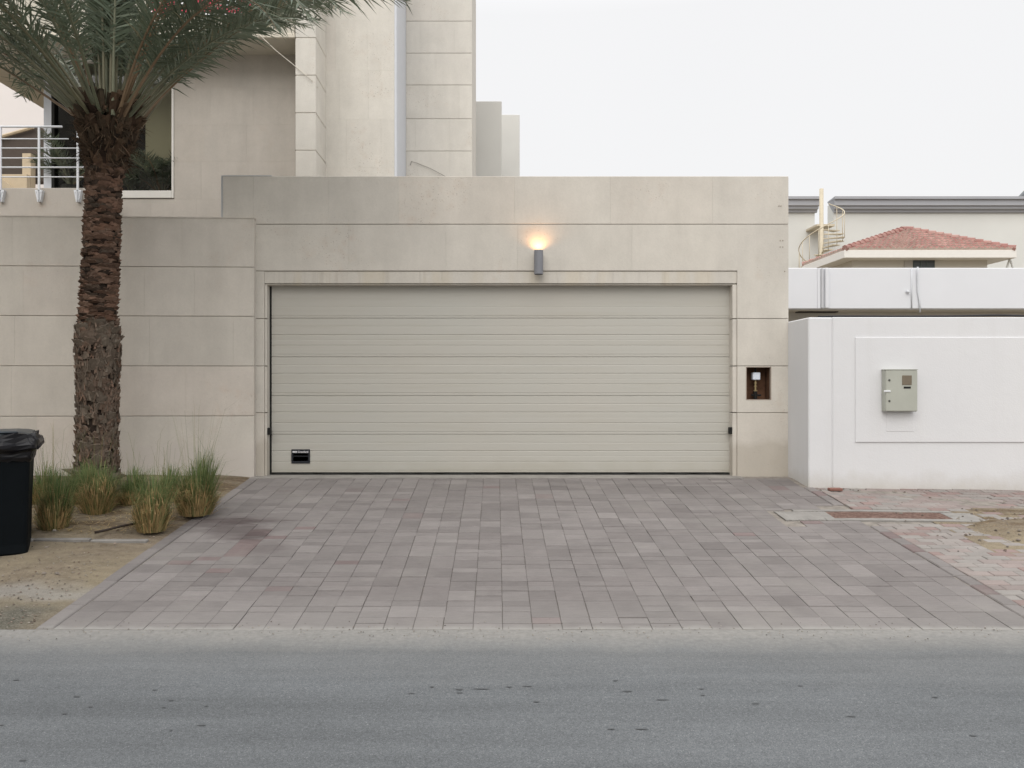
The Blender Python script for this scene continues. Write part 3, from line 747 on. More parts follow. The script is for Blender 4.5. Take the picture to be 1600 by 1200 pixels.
mb.build('pipe', M['black_rubber'], wmt)
mb = MB()
for (za, zb, rr_) in ((.10, .115, .024), (.115, .15, .013), (.15, .17, .02), (.17, .19, .012), (.19, .215, .019), (.215, .24, .012)): mb.cyl((cxm, ym), rr_, hz0 + za, hz0 + zb, 8)
mb.build('valve', M['brass'], wmt)
mb = MB(); mb.box(cxm - .048, cxm + .048, ym - .05, ym + .03, hz1 - .155, hz1 - .062, bev=.008); mb.build('meter_cap', M['white_plastic'], wmt)

# thin holes / fixings on the wall
for (px, py) in ((1217, 322), (1220, 322), (1219, 376), (1223, 376), (1219, 386), (1223, 386), (1226, 424)):
    mb = MB(); mb.cyl((0, 0), 0.008, 0, 0.003, 8); k = len(mb.v) - 16
    mb.xform(Matrix.Translation((fx(px), FY - .0005, fz(py))) @ Matrix.Rotation(R(90), 4, 'X'), k)
    mb.build('drill_hole', M['groove'], house)
mb = MB(); mb.box(fx(347.5), fx(424), FY + 0.002, FY + 0.30, zt - 0.0025, zt + 0.010); mb.box(XL - 0.028, XL - 0.002, FY + 0.01, FY + 0.3, 3.4, zt + 0.01)
mb.build('coping_flashing', plain('flashing', (0.46, 0.47, 0.47), 0.5), house)

# --- upper storey ---
PD = 12.4; TD = 13.13; BD = 14.45; RD = 13.1
# pillar
mb = MB(); rg = random.Random(51)
rows = [PZ(y, PD) for y in (352, 293.5, 235, 176.4, 117.7, 59)]; rows.append(rows[-1] + 0.585); rows.append(rows[-1] + 0.585)
px0, px1 = PX(461.5, PD), PX(493.5, PD)
for a, b in zip(rows[:-1], rows[1:]):
    mb.box(px0, px1, PD, TD + 0.02, a + 0.006, b - 0.006, (rg.random(), rg.random() * .5, 0), bev=0.006)
mb.box(px0 + .012, px1 - .012, PD + .012, TD, 0.2, rows[-1])
mb.build('stone_pillar', M['stone_house'], house)
# tower wall between pillar and column
mb = MB(); tx0, tx1 = PX(461.5, TD), PX(619, TD)
topz = PZ(-420, TD)
zr = [PZ(y, TD) for y in (340, 262, 186, 110, 32, -44, -120)]
cladding(mb, tx0, tx1, list(zip(zr[:-1], zr[1:])), TD + 0.012, 0.03, (0.42, 0.6), gap=0.001, ch=0.0, rg=rg)
mb.box(tx0 + .002, tx1 - .002, TD + .03, BD + .5, 0.2, zr[-1] - 0.01)
mb.build('tower_wall', M['stone_house'], house)
mb = MB(); mb.box(tx1 - 0.03, tx1 + 0.012, TD - 0.004, BD + 0.02, 0.2, zr[-1], bev=0.01)
mb.build('smooth_column', M['smooth_col'], house)
mb = MB(); bx0, bx1 = PX(634.5, BD), PX(737.5, BD)
br = [PZ(y, BD) for y in (287, 236, 185.5, 132.8, 83, 33, -17, -67, -117)]
cladding(mb, bx0, bx1, list(zip(br[:-1], br[1:])), BD, 0.03, (0.55, 0.62), rg=rg)
mb.box(bx0 + .003, bx1 - .003, BD + .02, BD + 3, 0.2, br[-1] - .01)
mb.build('tower_face', M['stone_house'], house)
fin_m = plain('fin_plaster', (0.60, 0.595, 0.565), .85, var=.06, sc_=.8)
mb = MB(); S1 = 18.0; mb.box(PX(700, S1), PX(784, S1), S1, S1 + 1.5, 0.2, PZ(158, S1), (0.4, 0.1, 0), bev=.01)
mb.build('stepped_fin', fin_m, house)
mb = MB(); S2 = 20.5; mb.box(PX(760, S2), PX(812, S2), S2, S2 + 1.5, 0.2, PZ(179, S2), (0.1, 0.3, 0), bev=.01)
mb.build('stepped_fin', fin_m, house)
# recessed wall around the picture window (y 272..461 px)
mb = MB(); wx1 = PX(461.5, RD); wl = PX(272, RD)
zb = PZ(345, RD); zs = PZ(310.5, RD)
zr = [PZ(y, RD) for y in (345, 311, 253, 195, 137, 79)]
cladding(mb, wl, wx1, list(zip(zr[1:-1], zr[2:])), RD, 0.03, (0.6, 0.75), gap=0.0012, ch=0, rg=rg)
cladding(mb, PX(135, RD), wx1, [(0.3, zr[1])], RD, 0.03, (0.7, 0.95), gap=0.0012, ch=0, rg=rg)
mb.box(wl + .004, wx1, RD + .022, RD + .3, 0.3, zr[-1]); mb.box(PX(80, RD), wl + .004, RD + .022, RD + .3, 0.3, zr[1] - 0.004)
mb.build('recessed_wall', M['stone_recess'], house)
# picture window
win = bpy.data.objects.new('window', None); C.objects.link(win); win.parent = house; win.location = (PX(178, RD), RD - FY, 0)
x0, x1, z0, z1 = PX(88, RD), PX(268.5, RD), PZ(298, RD), PZ(97, RD)
mb = MB(); mb.box(x1, wl, RD - .02, RD + .12, z0 - 0.125, z1 + .05, bev=.006); mb.box(x0 - .05, x1, RD - .02, RD + .12, z0 - 0.125, z0, bev=.006)
mb.box(x0 - .05, x1, RD - .01, RD + .12, z1, z1 + .06)
mb.build('window_frame', M['frame_white'], win)
mb = MB(); mb.face([(x0, RD + .06, z0), (x1, RD + .06, z0), (x1, RD + .06, z1), (x0, RD + .06, z1)]); mb.build('glass_pane', M['glass'], win)
mb = MB(); mb.box(PX(196, RD), x1 + .3, RD + .75, RD + .78, z0 - .1, z1 + .3); mb.build('blind', M['blind'], win)
mb = MB(); X0 = x0 - .2; X1_ = x1 + .32; Y1 = RD + 2.6
mb.box(X0, X1_, Y1, Y1 + .05, z0 - .3, z1 + .4); mb.box(X0 - .05, X0, RD + .3, Y1, z0 - .3, z1 + .4); mb.box(X1_, X1_ + .05, RD + .3, Y1, z0 - .3, z1 + .4)
mb.box(X0, X1_, RD + .3, Y1, z1 + .3, z1 + .35); mb.box(X0, X1_, RD + .3, Y1, z0 - .35, z0 - .3)
mb.build('room_lining', M['dark'], win)
# wall above the window and canopy
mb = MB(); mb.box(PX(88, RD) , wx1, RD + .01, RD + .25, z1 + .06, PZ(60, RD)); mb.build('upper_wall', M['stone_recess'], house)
CD = 12.42; sofz = PZ(58, CD)
mb = MB()
mb.box(PX(-60, CD), PX(461, CD) - .01, CD, CD + .22, sofz, PZ(-130, CD), (0.7, .2, 0), bev=.01)
mb.box(-8.9, PX(461, CD) - .01, CD + .22, 15.75, sofz + 0.004, sofz + .3)
mb.build('canopy', plain('canopy_plaster', (0.56, 0.525, 0.45), 0.8, var=.04, sc_=2), house)
# parapet slab above canopy with panel lines
mb = MB(); mb.box(PX(-60, CD), PX(461, CD), CD - .03, CD + .03, sofz - 0.02, sofz + 0.05, bev=.008); mb.build('canopy_drip_edge', plain('drip_edge', (0.62, 0.57, 0.48), 0.7), house)
# white steel post at the terrace corner, terrace wall behind
mb = MB(); ptz = sofz
mb.box(PX(68, 13.6), PX(82, 13.6), 13.6, 13.75, 2.5, ptz, bev=.006); mb.box(PX(82.5, 13.5), PX(88, 13.5), 13.5, 13.7, 2.5, ptz)
mb.build('terrace_post', M['smooth_col'], house)
# balcony slab
BY = 12.2
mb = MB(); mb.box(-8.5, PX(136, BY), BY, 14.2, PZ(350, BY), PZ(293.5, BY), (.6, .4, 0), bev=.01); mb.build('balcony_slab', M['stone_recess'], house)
# railing
rail = bpy.data.objects.new('railing', None); C.objects.link(rail); rail.parent = house; rail.location = (PX(60, BY), BY - FY, PZ(293, BY))
ry = BY - 0.05
def rl(x, y): return P(x, y, ry)
mb = MB(); mb.tube([rl(-60, 198), rl(97, 198)], 0.017, 10); mb.build('top_rail', M['white_metal'], rail, smooth=True)
for yy, xe in ((217, 101), (231.5, 117), (247, 118), (261.5, 126), (276.5, 132)):
    mb = MB(); mb.tube([rl(-60, yy), rl(xe + 6, yy)], 0.0095 if yy not in (261.5,) else .012, 8); mb.build('rail_bar', M['white_metal'], rail, smooth=True)
for xx in (0.5, 60.5, 121):
    mb = MB(); a = rl(xx + .5, 299); b = rl(xx + 1.5, 198); mb.box(a.x - .016, a.x + .016, ry - .012, ry + .012, a.z, b.z, bev=.004); mb.build('rail_post', M['white_metal'], rail)
    mb = MB(); w0, w1 = 0.058, 0.022; za, zbk = PZ(297, ry), PZ(315.5, ry)
    for (ya, yb, k) in ((ry - .012, ry + .05, 1.0),):
        v = [(a.x - w0, ya, za), (a.x + w0, ya, za), (a.x + w1, ya, zbk), (a.x - w1, ya, zbk), (a.x - w0, yb, za), (a.x + w0, yb, za), (a.x + w1, yb, zbk), (a.x - w1, yb, zbk)]
        mb.mesh(v, [(3, 2, 1, 0), (4, 5, 6, 7), (0, 1, 5, 4), (1, 2, 6, 5), (2, 3, 7, 6), (3, 0, 4, 7)])
    mb.tube([(a.x, ya - .014, za - .02), (a.x, ya - .014, zbk + .02)], .012, 6)
    for (bx, bz) in ((-.035, -.03), (.035, -.03), (0, -.15)): mb.cyl((0, 0), .009, 0, .006, 6); mb.xform(Matrix.Translation((a.x + bx, ya - .004, za + bz)) @ Matrix.Rotation(R(90), 4, 'X'), len(mb.v) - 12)
    mb.build('rail_bracket', M['white_metal'], rail)
# sign above the canopy
sg = thing('banner', 'red banner with white border hanging above the canopy behind palm fronds', 'banner', (PX(318, CD), CD - .05, PZ(10, CD)))
mb = MB(); mb.box(PX(238, CD), PX(395, CD), CD - .045, CD - .03, PZ(25, CD), PZ(-60, CD), bev=.003); mb.build('border', M['white_sign'], sg)
mb = MB(); mb.box(PX(240, CD), PX(394, CD), CD - .049, CD - .046, PZ(22, CD), PZ(-58, CD)); mb.build('red_field', M['red_sign'], sg)
mb = MB(); mb.box(PX(351, CD), PX(372, CD), CD - .053, CD - .050, PZ(12, CD), PZ(-14, CD)); mb.build('white_patch', M['white_sign'], sg); mb = MB(); mb.box(PX(275, CD), PX(305, CD), CD - .053, CD - .050, PZ(9, CD), PZ(-14, CD)); mb.build('white_patch', M['white_sign'], sg)

# cables
mb = MB(); pts = [P(403, 52, 12.38), P(430, 78, 12.38), P(462, 104, 12.38), P(485, 124, 12.36), P(497, 137, 12.5)]
mb.tube(pts, 0.0055, 6); tag(mb.build('cable', plain('white_cable', (0.62, 0.58, 0.5), .6), smooth=True), 'thin pale cable slanting from the canopy edge to the stone pillar', 'cable')
mb = MB(); pts = [P(641, 258, BD - .02), P(643, 252, BD - .02), P(652, 255, BD - .02), P(672, 263, BD - .03), P(695, 275, BD - .04), P(705, 282, BD - .04)]
mb.tube(pts, 0.005, 6); tag(mb.build('cable', plain('grey_cable', (0.25, 0.23, 0.2), .6), smooth=True), 'grey cable drooping from the lowest block of the stone tower', 'cable')

# wall lamp (lit)
lx, lz0, lz1 = fx(841), fz(430), fz(393)
lamp = thing('wall_lamp', 'grey cylinder wall lamp glowing warm upward above the garage door', 'lamp', (lx, FY, lz0))
mb = MB(); n = 28; r_ = 0.056; cy_ = FY - 0.085
mb.tube([(lx, cy_, lz0), (lx, cy_, lz1)], r_, n, caps=False); mb.tube([(lx, cy_, lz0 + .004), (lx, cy_, lz1 - .002)], r_ - .004, n, caps=False); mb.cyl((lx, cy_), r_ - .004, lz0 + .02, lz0 + .025, n); mb.cyl((lx, cy_), r_ - .0045, lz1 - .06, lz1 - .055, n)
mb.build('lamp_body', M['lamp_metal'], lamp, smooth=False)
mb = MB(); mb.box(lx - .03, lx + .03, FY - .035, FY + .002, lz0 + .08, lz1 - .08, bev=.004); mb.build('lamp_arm', M['lamp_metal'], lamp)
mb = MB(); mb.tube([(lx, cy_, lz1 - .055), (lx, cy_, lz1 - .03), (lx, cy_, lz1 - .012)], [.03, .032, .014], 12); mb.build('bulb', M['bulb'], lamp, smooth=True)
ld = bpy.data.lights.new('lamp_light', 'SPOT'); ld.energy = 5; ld.color = (1, 0.50, 0.19); ld.spot_size = R(150); ld.spot_blend = 1.0; ld.shadow_soft_size = 0.022
lo = bpy.data.objects.new('lamp_light', ld); C.objects.link(lo); lo.location = (lx, cy_, lz1 + 0.004); lo.rotation_euler = (R(168), 0, 0)

# ------------------------------------------------------------------ LEFT GARDEN WALL
mb = MB(); rg = random.Random(61); WD = 9.79
wx1 = PX(397.5, WD); wl_rows = [PZ(y, WD) for y in (341, 418, 494.7, 572.2, 650)] 
rows = [(wl_rows[i + 1], wl_rows[i]) for i in range(4)] + [(-0.1, wl_rows[4])]
L = 12.0
cladding(mb, -L, 0, [(a, b) for a, b in rows], 0, 0.035, (0.50, 1.15), rg=rg, pinkp=0.45)
mb.box(-L, -0.012, 0.02, 0.20, -0.1, wl_rows[0] - 0.008, (0.4, 0.1, 0)); mb.box(-0.012, -0.001, 0.036, 0.20, -0.1, wl_rows[0] - 0.008, (0.9, 0.1, 0))
mb.box(-L, 0.004, -0.006, 0.21, wl_rows[0] - 0.007, wl_rows[0] + 0.006, (0.8, .1, 0))
yaw = math.atan2(0.20, 5.1)
mb.xform(Matrix.Translation((wx1, WD - 0.02, 0)) @ Matrix.Rotation(yaw, 4, 'Z'))
gw = mb.build('garden_wall', [M['stone_wall']], origin=(wx1, WD, 0)); tag(gw, 'long beige limestone slab wall behind the palm tree and grasses', 'wall')

# ------------------------------------------------------------------ RIGHT WHITE WALL
GD = 9.21; gx = PX(1263.5, GD); gt = PZ(495.5, GD)
mb = MB(); score = PX(1301, GD)
mb.box(gx, score - 0.003, GD, GD + 0.66, -0.1, gt - .002, bev=.012); mb.box(score + 0.003, 9.5, GD + 0.001, GD + 0.22, -0.1, gt, bev=.008); mb.box(score - .004, score + .004, GD + .012, GD + .1, -0.1, gt - .01)
x0 = PX(1336, GD)
mb.box(x0, 9.2, GD - 0.013, GD + .02, PZ(691, GD), PZ(527, GD), bev=.005)
mb.box(PX(1384, GD), PX(1427, GD), GD - 0.017, GD - .012, PZ(674, GD), PZ(645, GD), bev=.002)
ww = mb.build('boundary_wall', M['white_wall'], origin=(gx, GD, 0)); tag(ww, 'smooth white plastered wall with a raised panel and meter box', 'wall')
# electric meter box
bxc = thing('meter_box', 'grey green electric meter box with small brown window on white wall', 'meter box', (PX(1407, GD), GD, PZ(643, GD)))
x0, x1, z0, z1 = PX(1383, GD - .1), PX(1433, GD - .1), PZ(643, GD - .1), PZ(578, GD - .1); by = GD - .115
mb = MB(); mb.box(x0, x1, by + .012, GD - .0135, z0, z1, bev=.006); mb.box(x0 - .004, x1 + .004, by - .004, GD - .014, z1, z1 + .008, bev=.003)
mb.build('cabinet', M['box_green'], bxc)
mb = MB(); mb.box(x0 + .004, x1 - .004, by, by + .0118, z0 + .006, z1 - .003, bev=.004); mb.build('cabinet_door', M['box_green'], bxc)
bw = lambda px: PX(px, by); bz = lambda py: PZ(py, by)
mb = MB(); mb.box(bw(1409.5), bw(1424.5), by - .006, by + .001, bz(601.5), bz(586.5), bev=.008); mb.build('viewing_window', M['box_window'], bxc)
mb = MB(); mb.box(bw(1412), bw(1423), by - .003, by + .001, bz(607), bz(604)); mb.build('number_plate', M['black_rubber'], bxc)
mb = MB()
lock_m = plain('lock_metal', (0.10, 0.10, 0.09), .4, metal=.5)
for yy in (594, 626.5):
    mb = MB(); mb.cyl((0, 0), .012, 0, .008, 10); mb.xform(Matrix.Translation((bw(1389.5), by + .001, bz(yy))) @ Matrix.Rotation(R(90), 4, 'X'), len(mb.v) - 20); mb.build('lock', lock_m, bxc)
mb = MB(); mb.box(bw(1381), bw(1391), by - .01, by + .001, bz(612.3), bz(610), bev=.002); mb.build('hasp', M['white_metal'], bxc)

# ------------------------------------------------------------------ NEIGHBOUR HOUSE (carport beam, red roof)
nb_ = thing('neighbour_house', 'white neighbour house with hipped red tile roof and small barred window', 'house', (8, 15, 0))
KD = 13.0
mb = MB(); mb.box(PX(1180, KD), 14.5, KD, KD + .25, PZ(482.5, KD), PZ(418.5, KD), bev=.01)
mb.box(PX(1277, KD), PX(1281, KD), KD - .02, KD + .01, PZ(482, KD), PZ(419, KD)); mb.box(PX(1288, KD), PX(1294, KD), KD - .05, KD + .01, PZ(482, KD), PZ(419, KD), bev=.01)
mb.build('beam', M['white_beam'], nb_)
mb = MB(); mb.box(PX(1180, KD), 14.5, KD + .25, 15.5, PZ(482.5, KD) + .01, PZ(418.5, KD) - .1)
mb.build('carport_roof', M['beige_plaster'], nb_)
mb = MB(); mb.box(3.2, 16, 13.75, 14.0, 0, PZ(482.5, KD) + .02); mb.build('carport_wall', M['beige_plaster'], nb_)
mb = MB(); mb.box(PX(1284, KD) - .02, PX(1284, KD) + .02, KD - .04, KD - .001, PZ(482, KD), PZ(419, KD), bev=.01); mb.build('downpipe', plain('pipe_grey', (.50, .51, .53), .6), nb_)
mb = MB(); mb.tube([P(1434, 417, KD - .05), P(1433.5, 430, KD - .02), P(1434, 455, KD - .02), P(1437, 472, KD - .02), P(1437.5, 488, KD - .02)], .014, 8)
mb.tube([P(1424.5, 419, KD - .012), P(1424.5, 484, KD - .012)], .010, 6); mb.tube([P(1417, 454, KD - .03), P(1420, 458, KD - .03)], .02, 6)
mb.build('conduit', plain('pipe_pale', (.62, .64, .67), .6), nb_, smooth=True)
mb = MB(); mb.box(PX(1246, KD + .6), PX(1308, KD + .6), KD + .55, KD + .7, PZ(488.5, KD + .6), PZ(484.5, KD + .6)); mb.build('light_fitting', plain('dark_metal', (.05, .045, .04), .6), nb_); mb = MB(); mb.tube([P(1340, 493, 14.5), P(1358, 489, 14.5)], .03, 6); mb.build('light_fitting', plain('dark_metal', (.05, .045, .04), .6), nb_)
mb = MB()
pts = [P(1278, 495, GD + .45), P(1310, 494, GD + .45), P(1400, 494.3, GD + .45), P(1480, 494.0, GD + .45), P(1560, 492.5, GD + .45), P(1640, 494.5, GD + .45)]
mb.tube(pts, .012, 6)
tag(mb.build('cable', plain('black_cable', (.03, .03, .035), .6), smooth=True), 'black cable lying along the top of the white wall', 'cable')
# house body under hip roof
QD = 24.0; ex0, ex1 = PX(1320, QD), PX(1587, QD); ez = PZ(390.5, QD); ed = 3.3
ax, ay = PX(1415, QD + 1.6), QD + 1.6; az = PZ(359, QD + 1.6)
mb = MB()
corners = [Vector((ex0, QD, ez)), Vector((ex1, QD, ez)), Vector((ex1, QD + ed, ez)), Vector((ex0, QD + ed, ez))]; ap = Vector((ax + 1.0, ay, az)); ap = Vector((PX(1415, ay), ay, az))
def tiles(a, b, apx, apx2, rowsn, wd):
    """courses of curved tiles from the eave a-b up to the ridge"""
    for j in range(rowsn):
        t0, t1 = j / rowsn, (j + 1) / rowsn
        p0 = a.lerp(apx, t0); p1 = b.lerp(apx2, t0); q0 = a.lerp(apx, t1); q1 = b.lerp(apx2, t1)
        Lw = (p1 - p0).length; n = max(1, int(Lw / wd)); nrm = (b - a).cross(apx - a).normalized()
        if nrm.z < 0: nrm = -nrm
        for i in range(n):
            s0, s1 = i / n, (i + 1) / n
            lowL, lowR = p0.lerp(p1, s0), p0.lerp(p1, s1)
            hiL, hiR = q0.lerp(q1, s0), q0.lerp(q1, s1)
            mL, mH = lowL.lerp(lowR, .5), hiL.lerp(hiR, .5); up_ = nrm * 0.05; lift = nrm * 0.055
            tt = (rnd.random(), 0.1 * rnd.random(), 0)
            mb.mesh([lowL + lift, mL + up_ + lift, lowR + lift, hiL, mH + up_, hiR, lowL - nrm * .01, mL + nrm * .0, lowR - nrm * .01], [(0, 1, 4, 3), (1, 2, 5, 4)], tt)
            mb.mesh([lowL + lift, mL + up_ + lift, lowR + lift, lowR - nrm * .005, lowL - nrm * .005], [(4, 3, 2, 1, 0)], (0.9, 0.95, 0))
tiles(corners[0], corners[1], ap, ap, 9, 0.17); tiles(corners[3], corners[0], ap, ap, 9, 0.17); tiles(corners[1], corners[2], ap, ap, 9, 0.17); tiles(corners[2], corners[3], ap, ap, 9, .17)
for c in (0, 1, 2, 3):     # rounded hip caps
    a, b = corners[c], ap; n = 14
    for i in range(n):
        p, q = a.lerp(b, i / n), a.lerp(b, (i + 1.12) / n); mb.tube([p + Vector((0, 0, .05)), q + Vector((0, 0, .03))], [.10, .075], 8, (rnd.uniform(.4, 1), .25 * rnd.random(), 0))
mb.build('roof', M['tile'], nb_)
mb = MB(); fd = 0.24
mb.box(ex0 - .02, ex1 + .02, QD - .02, QD + ed, ez - fd, ez - .004, bev=.01); mb.build('eave', plain('eave_paint', (.74, .72, .68), .6, var=.03), nb_)
mb = MB(); mb.box(ex0 + .45, ex1 - .55, QD + .5, QD + ed - .3, 0, ez - fd); mb.build('wall', M['beige_plaster'], nb_)
mb = MB(); QW = QD + .48
mb.box(PX(1426.5, QW), PX(1460, QW), QW - .01, QW + .03, PZ(420, QW), PZ(406, QW)); wfo = mb.build('window', plain('dark_glass', (.045, .055, .06), .3, spec=.6), nb_)
mb = MB()
for xx in (1427, 1438.5, 1447.5, 1459.5): mb.box(PX(xx, QW) - .008, PX(xx, QW) + .008, QW - .03, QW - .011, PZ(420, QW), PZ(406, QW))
for yy in (406.3, 412.5, 416.3): mb.box(PX(1427, QW), PX(1459.5, QW), QW - .032, QW - .0115, PZ(yy, QW) - .006, PZ(yy, QW) + .006)
o = mb.build('window_bars', plain('bar_paint', (.12, .15, .15), .5), wfo)
mb = MB(); mb.box(PX(1413, QW), PX(1426, QW), QW - .012, QW + .02, PZ(420, QW), PZ(406.5, QW)); mb.build('wall_patch', plain('patch_plaster', (.48, .46, .43), .8), nb_)
mb = MB(); mb.tube([P(1578, 404, QD + .3), P(1573, 419, QD + .3)], .03, 6); mb.tube([P(1578, 404, QD + .3), P(1583, 419, QD + .3)], .03, 6); mb.build('eave_bracket', M['grey_plaster'], nb_)

# far grey house with moulded cornice and roof stair
ND = 31.0
fh = thing('far_house', 'long grey rendered house with dark moulded cornice and notched parapet', 'house', (16, ND, 0))
mb = MB(); zc0, zc1 = PZ(310.5, ND), PZ(333, ND); nz = PZ(350.5, ND)
mb.box(PX(1150, ND), PX(1273, ND), ND, ND + .6, 0, zc0 - .15); mb.box(PX(1303, ND), 34, ND, ND + .6, 0, zc0 - .15); mb.box(PX(1273, ND), PX(1303, ND), ND, ND + .6, 0, nz)
mb.build('wall', M['grey_plaster'], fh)
prof = [(310.5, .42), (314.5, .42), (315, .33), (323.5, .33), (324.5, .24), (328, .24), (328.8, .12), (332.5, .10), (333, 0)]
for (xa, xb) in ((PX(1150, ND), PX(1275.3, ND)), (PX(1302.5, ND), 34)):
    mb = MB(); v = []
    for (py, d) in prof: v += [(xa - (0 if xa < 10 else d * .3), ND - d, PZ(py, ND)), (xb, ND - d, PZ(py, ND))]
    v += [(xa, ND + .6, PZ(310.5, ND)), (xb, ND + .6, PZ(310.5, ND))]; k = len(prof)
    f = [(2 * i, 2 * i + 2, 2 * i + 3, 2 * i + 1) for i in range(k - 1)] + [(0, 1, 2 * k + 1, 2 * k)]
    mb.mesh(v, f); mb.mesh([q for q in v[0::2]], [tuple(range(k + 1))]); mb.mesh([q for q in v[1::2]], [tuple(range(k, -1, -1))])
    mb.build('cornice', M['cornice'], fh)
SD = 30.0
sp = thing('spiral_stair', 'cream steel spiral stair rising to the roof notch of the grey house', 'staircase', (PX(1283.5, SD), SD, 0))
scx = PX(1283.5, SD); scy = SD
mb = MB(); mb.tube([(scx, scy, 0), (scx, scy, PZ(295, SD))], .075, 12); mb.build('pole', M['cream_metal'], sp, smooth=True)
nst = 17; a0 = math.atan2(.1, 1); zz_top = PZ(352, SD); rs_ = .80
ang = lambda k: R(25) - k * R(24)
rise = (PZ(352, SD) - PZ(415, SD)) / 8.6
for k in range(nst):
    a = ang(k); z = zz_top - rise * (k + 1); mb = MB(); v = []
    for zz in (z, z + .035):
        v += [(scx + .06 * math.cos(a - .3), scy + .06 * math.sin(a - .3), zz), (scx + rs_ * math.cos(a - .2), scy + rs_ * math.sin(a - .2), zz), (scx + rs_ * math.cos(a + .2), scy + rs_ * math.sin(a + .2), zz), (scx + .06 * math.cos(a + .3), scy + .06 * math.sin(a + .3), zz)]
    mb.mesh(v, [(3, 2, 1, 0), (4, 5, 6, 7), (0, 1, 5, 4), (1, 2, 6, 5), (2, 3, 7, 6), (3, 0, 4, 7)]); mb.build('step', M['cream_metal'], sp)
mb = MB(); hr = [(scx + rs_ * math.cos(ang(k)), scy + rs_ * math.sin(ang(k)), zz_top - rise * (k + 1) + .95) for k in [q * .5 for q in range(-2, 2 * nst)]]
mb.tube(hr, .02, 6)
for k in range(0, nst): mb.tube([(scx + rs_ * math.cos(ang(k)), scy + rs_ * math.sin(ang(k)), zz_top - rise * (k + 1)), (scx + rs_ * math.cos(ang(k)), scy + rs_ * math.sin(ang(k)), zz_top - rise * (k + 1) + .95)], .012, 5)
mb.build('handrail', M['cream_metal'], sp, smooth=True)
mb = MB(); mb.box(PX(1275.5, SD), PX(1303.5, SD), SD - .05, ND + .2, PZ(353.5, SD), PZ(350.5, SD)); mb.build('landing', M['cream_metal'], sp)
# distant sloped roof corner at the right edge
mb = MB(); v = [P(1593, 309, 40), P(1625, 276, 40), P(1700, 309, 40)]; v2 = [q + Vector((0, .3, 0)) for q in v]
mb.mesh(v + v2, [(0, 2, 1), (3, 4, 5), (0, 1, 4, 3), (1, 2, 5, 4), (2, 0, 3, 5)]); mb.box(v[0].x + .3, v[2].x - .3, 40.02, 40.28, 0, v[0].z)
tag(mb.build('distant_gable', plain('dark_roof', (.16, .17, .18), .8), origin=(v[0].x, 40, 0)), 'dark grey gable tip showing over the cornice at the right edge', 'roof')

# buildings seen past the balcony at far left
lb = thing('left_building', 'pale building with a dark pitched carport seen through the white railing', 'building', (-14, 24, 0))
LD = 24.0
mb = MB(); mb.box(-30, PX(68, LD) + 1.5, LD + 3, LD + 5, 0, PZ(60, LD)); mb.build('wall', plain('pale_render', (.70, .66, .64), .8, var=.03, sc_=.5), lb)
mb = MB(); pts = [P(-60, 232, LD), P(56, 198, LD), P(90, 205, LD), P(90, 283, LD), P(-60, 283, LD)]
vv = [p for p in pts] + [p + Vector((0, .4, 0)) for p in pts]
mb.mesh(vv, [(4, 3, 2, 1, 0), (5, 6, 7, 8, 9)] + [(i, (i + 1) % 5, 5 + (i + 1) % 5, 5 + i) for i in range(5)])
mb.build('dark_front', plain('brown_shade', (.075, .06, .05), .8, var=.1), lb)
mb = MB(); mb.tube([P(-60, 231, LD - .1), P(52, 199, LD - .1)], .05, 6); mb.box(PX(44, LD), PX(57, LD), LD - .3, LD - .05, 0, PZ(244, LD)); mb.box(PX(0, LD) - 3, PX(57, LD), LD - .5, LD - .32, 0, PZ(279, LD))
mb.build('beige_parapet', plain('beige_render', (.50, .41, .29), .8), lb)
mb = MB(); v = [P(-60, 235, LD - .6), P(-60, 300, LD - .6), P(30, 300, LD - .6)]; mb.mesh(v + [p + Vector((0, .2, 0)) for p in v], [(0, 1, 2), (5, 4, 3), (0, 3, 4, 1), (1, 4, 5, 2), (2, 5, 3, 0)])
mb.build('stair_flank', plain('beige_flank', (.46, .38, .27), .8), lb)

# ------------------------------------------------------------------ PALM
PDp = 8.8; pxc = PX(152, PDp)
palm = thing('palm_tree', 'tall date palm with scaly brown trunk and arching grey green fronds', 'palm', (pxc, PDp, ground(pxc, PDp)))
zpx = lambda py: PZ(py, PDp)
axis = [(775, 150), (700, 152), (620, 153), (540, 153), (500, 153), (470, 155), (400, 158), (330, 161), (290, 162), (240, 167), (200, 170), (165, 172)]
rad = [(790, .29), (765, .265), (735, .238), (700, .225), (640, .225), (590, .232), (540, .250), (515, .235), (500, .215), (460, .208), (410, .210), (370, .205), (330, .192), (300, .192), (270, .21), (245, .26), (225, .31), (200, .345), (185, .34), (165, .27), (140, .16)]
def interp(tab, v):
    if v >= tab[0][0]: return tab[0][1]
    for (a, x), (b, y) in zip(tab[:-1], tab[1:]):
        if b <= v <= a: return x + (y - x) * (a - v) / (a - b)
    return tab[-1][1]
def pc(z): 
    py = HY - (z - H) * F / PDp; return Vector((PX(interp(axis, py), PDp), PDp, z))
def pr_(z):
    py = HY - (z - H) * F / PDp; return interp(rad, py) * 0.86
mb = MB(); rg = random.Random(91)
zg = ground(pxc, PDp) - .05; ztp = zpx(215)
zs_ = [zg + (ztp - zg) * i / 70 for i in range(71)]; N = 40; v = []
for z in zs_:
    c = pc(z)
    for k in range(N):
        a = 2 * math.pi * k / N; r0 = pr_(z) * .90 + .02 * MN.noise(Vector((math.cos(a) * 2, math.sin(a) * 2, z * 4))); v.append((c.x + r0 * math.cos(a), c.y + r0 * math.sin(a), z))
mb.mesh(v, [(i * N + k, i * N + (k + 1) % N, (i + 1) * N + (k + 1) % N, (i + 1) * N + k) for i in range(70) for k in range(N)], (0.0, 0.1, 0))
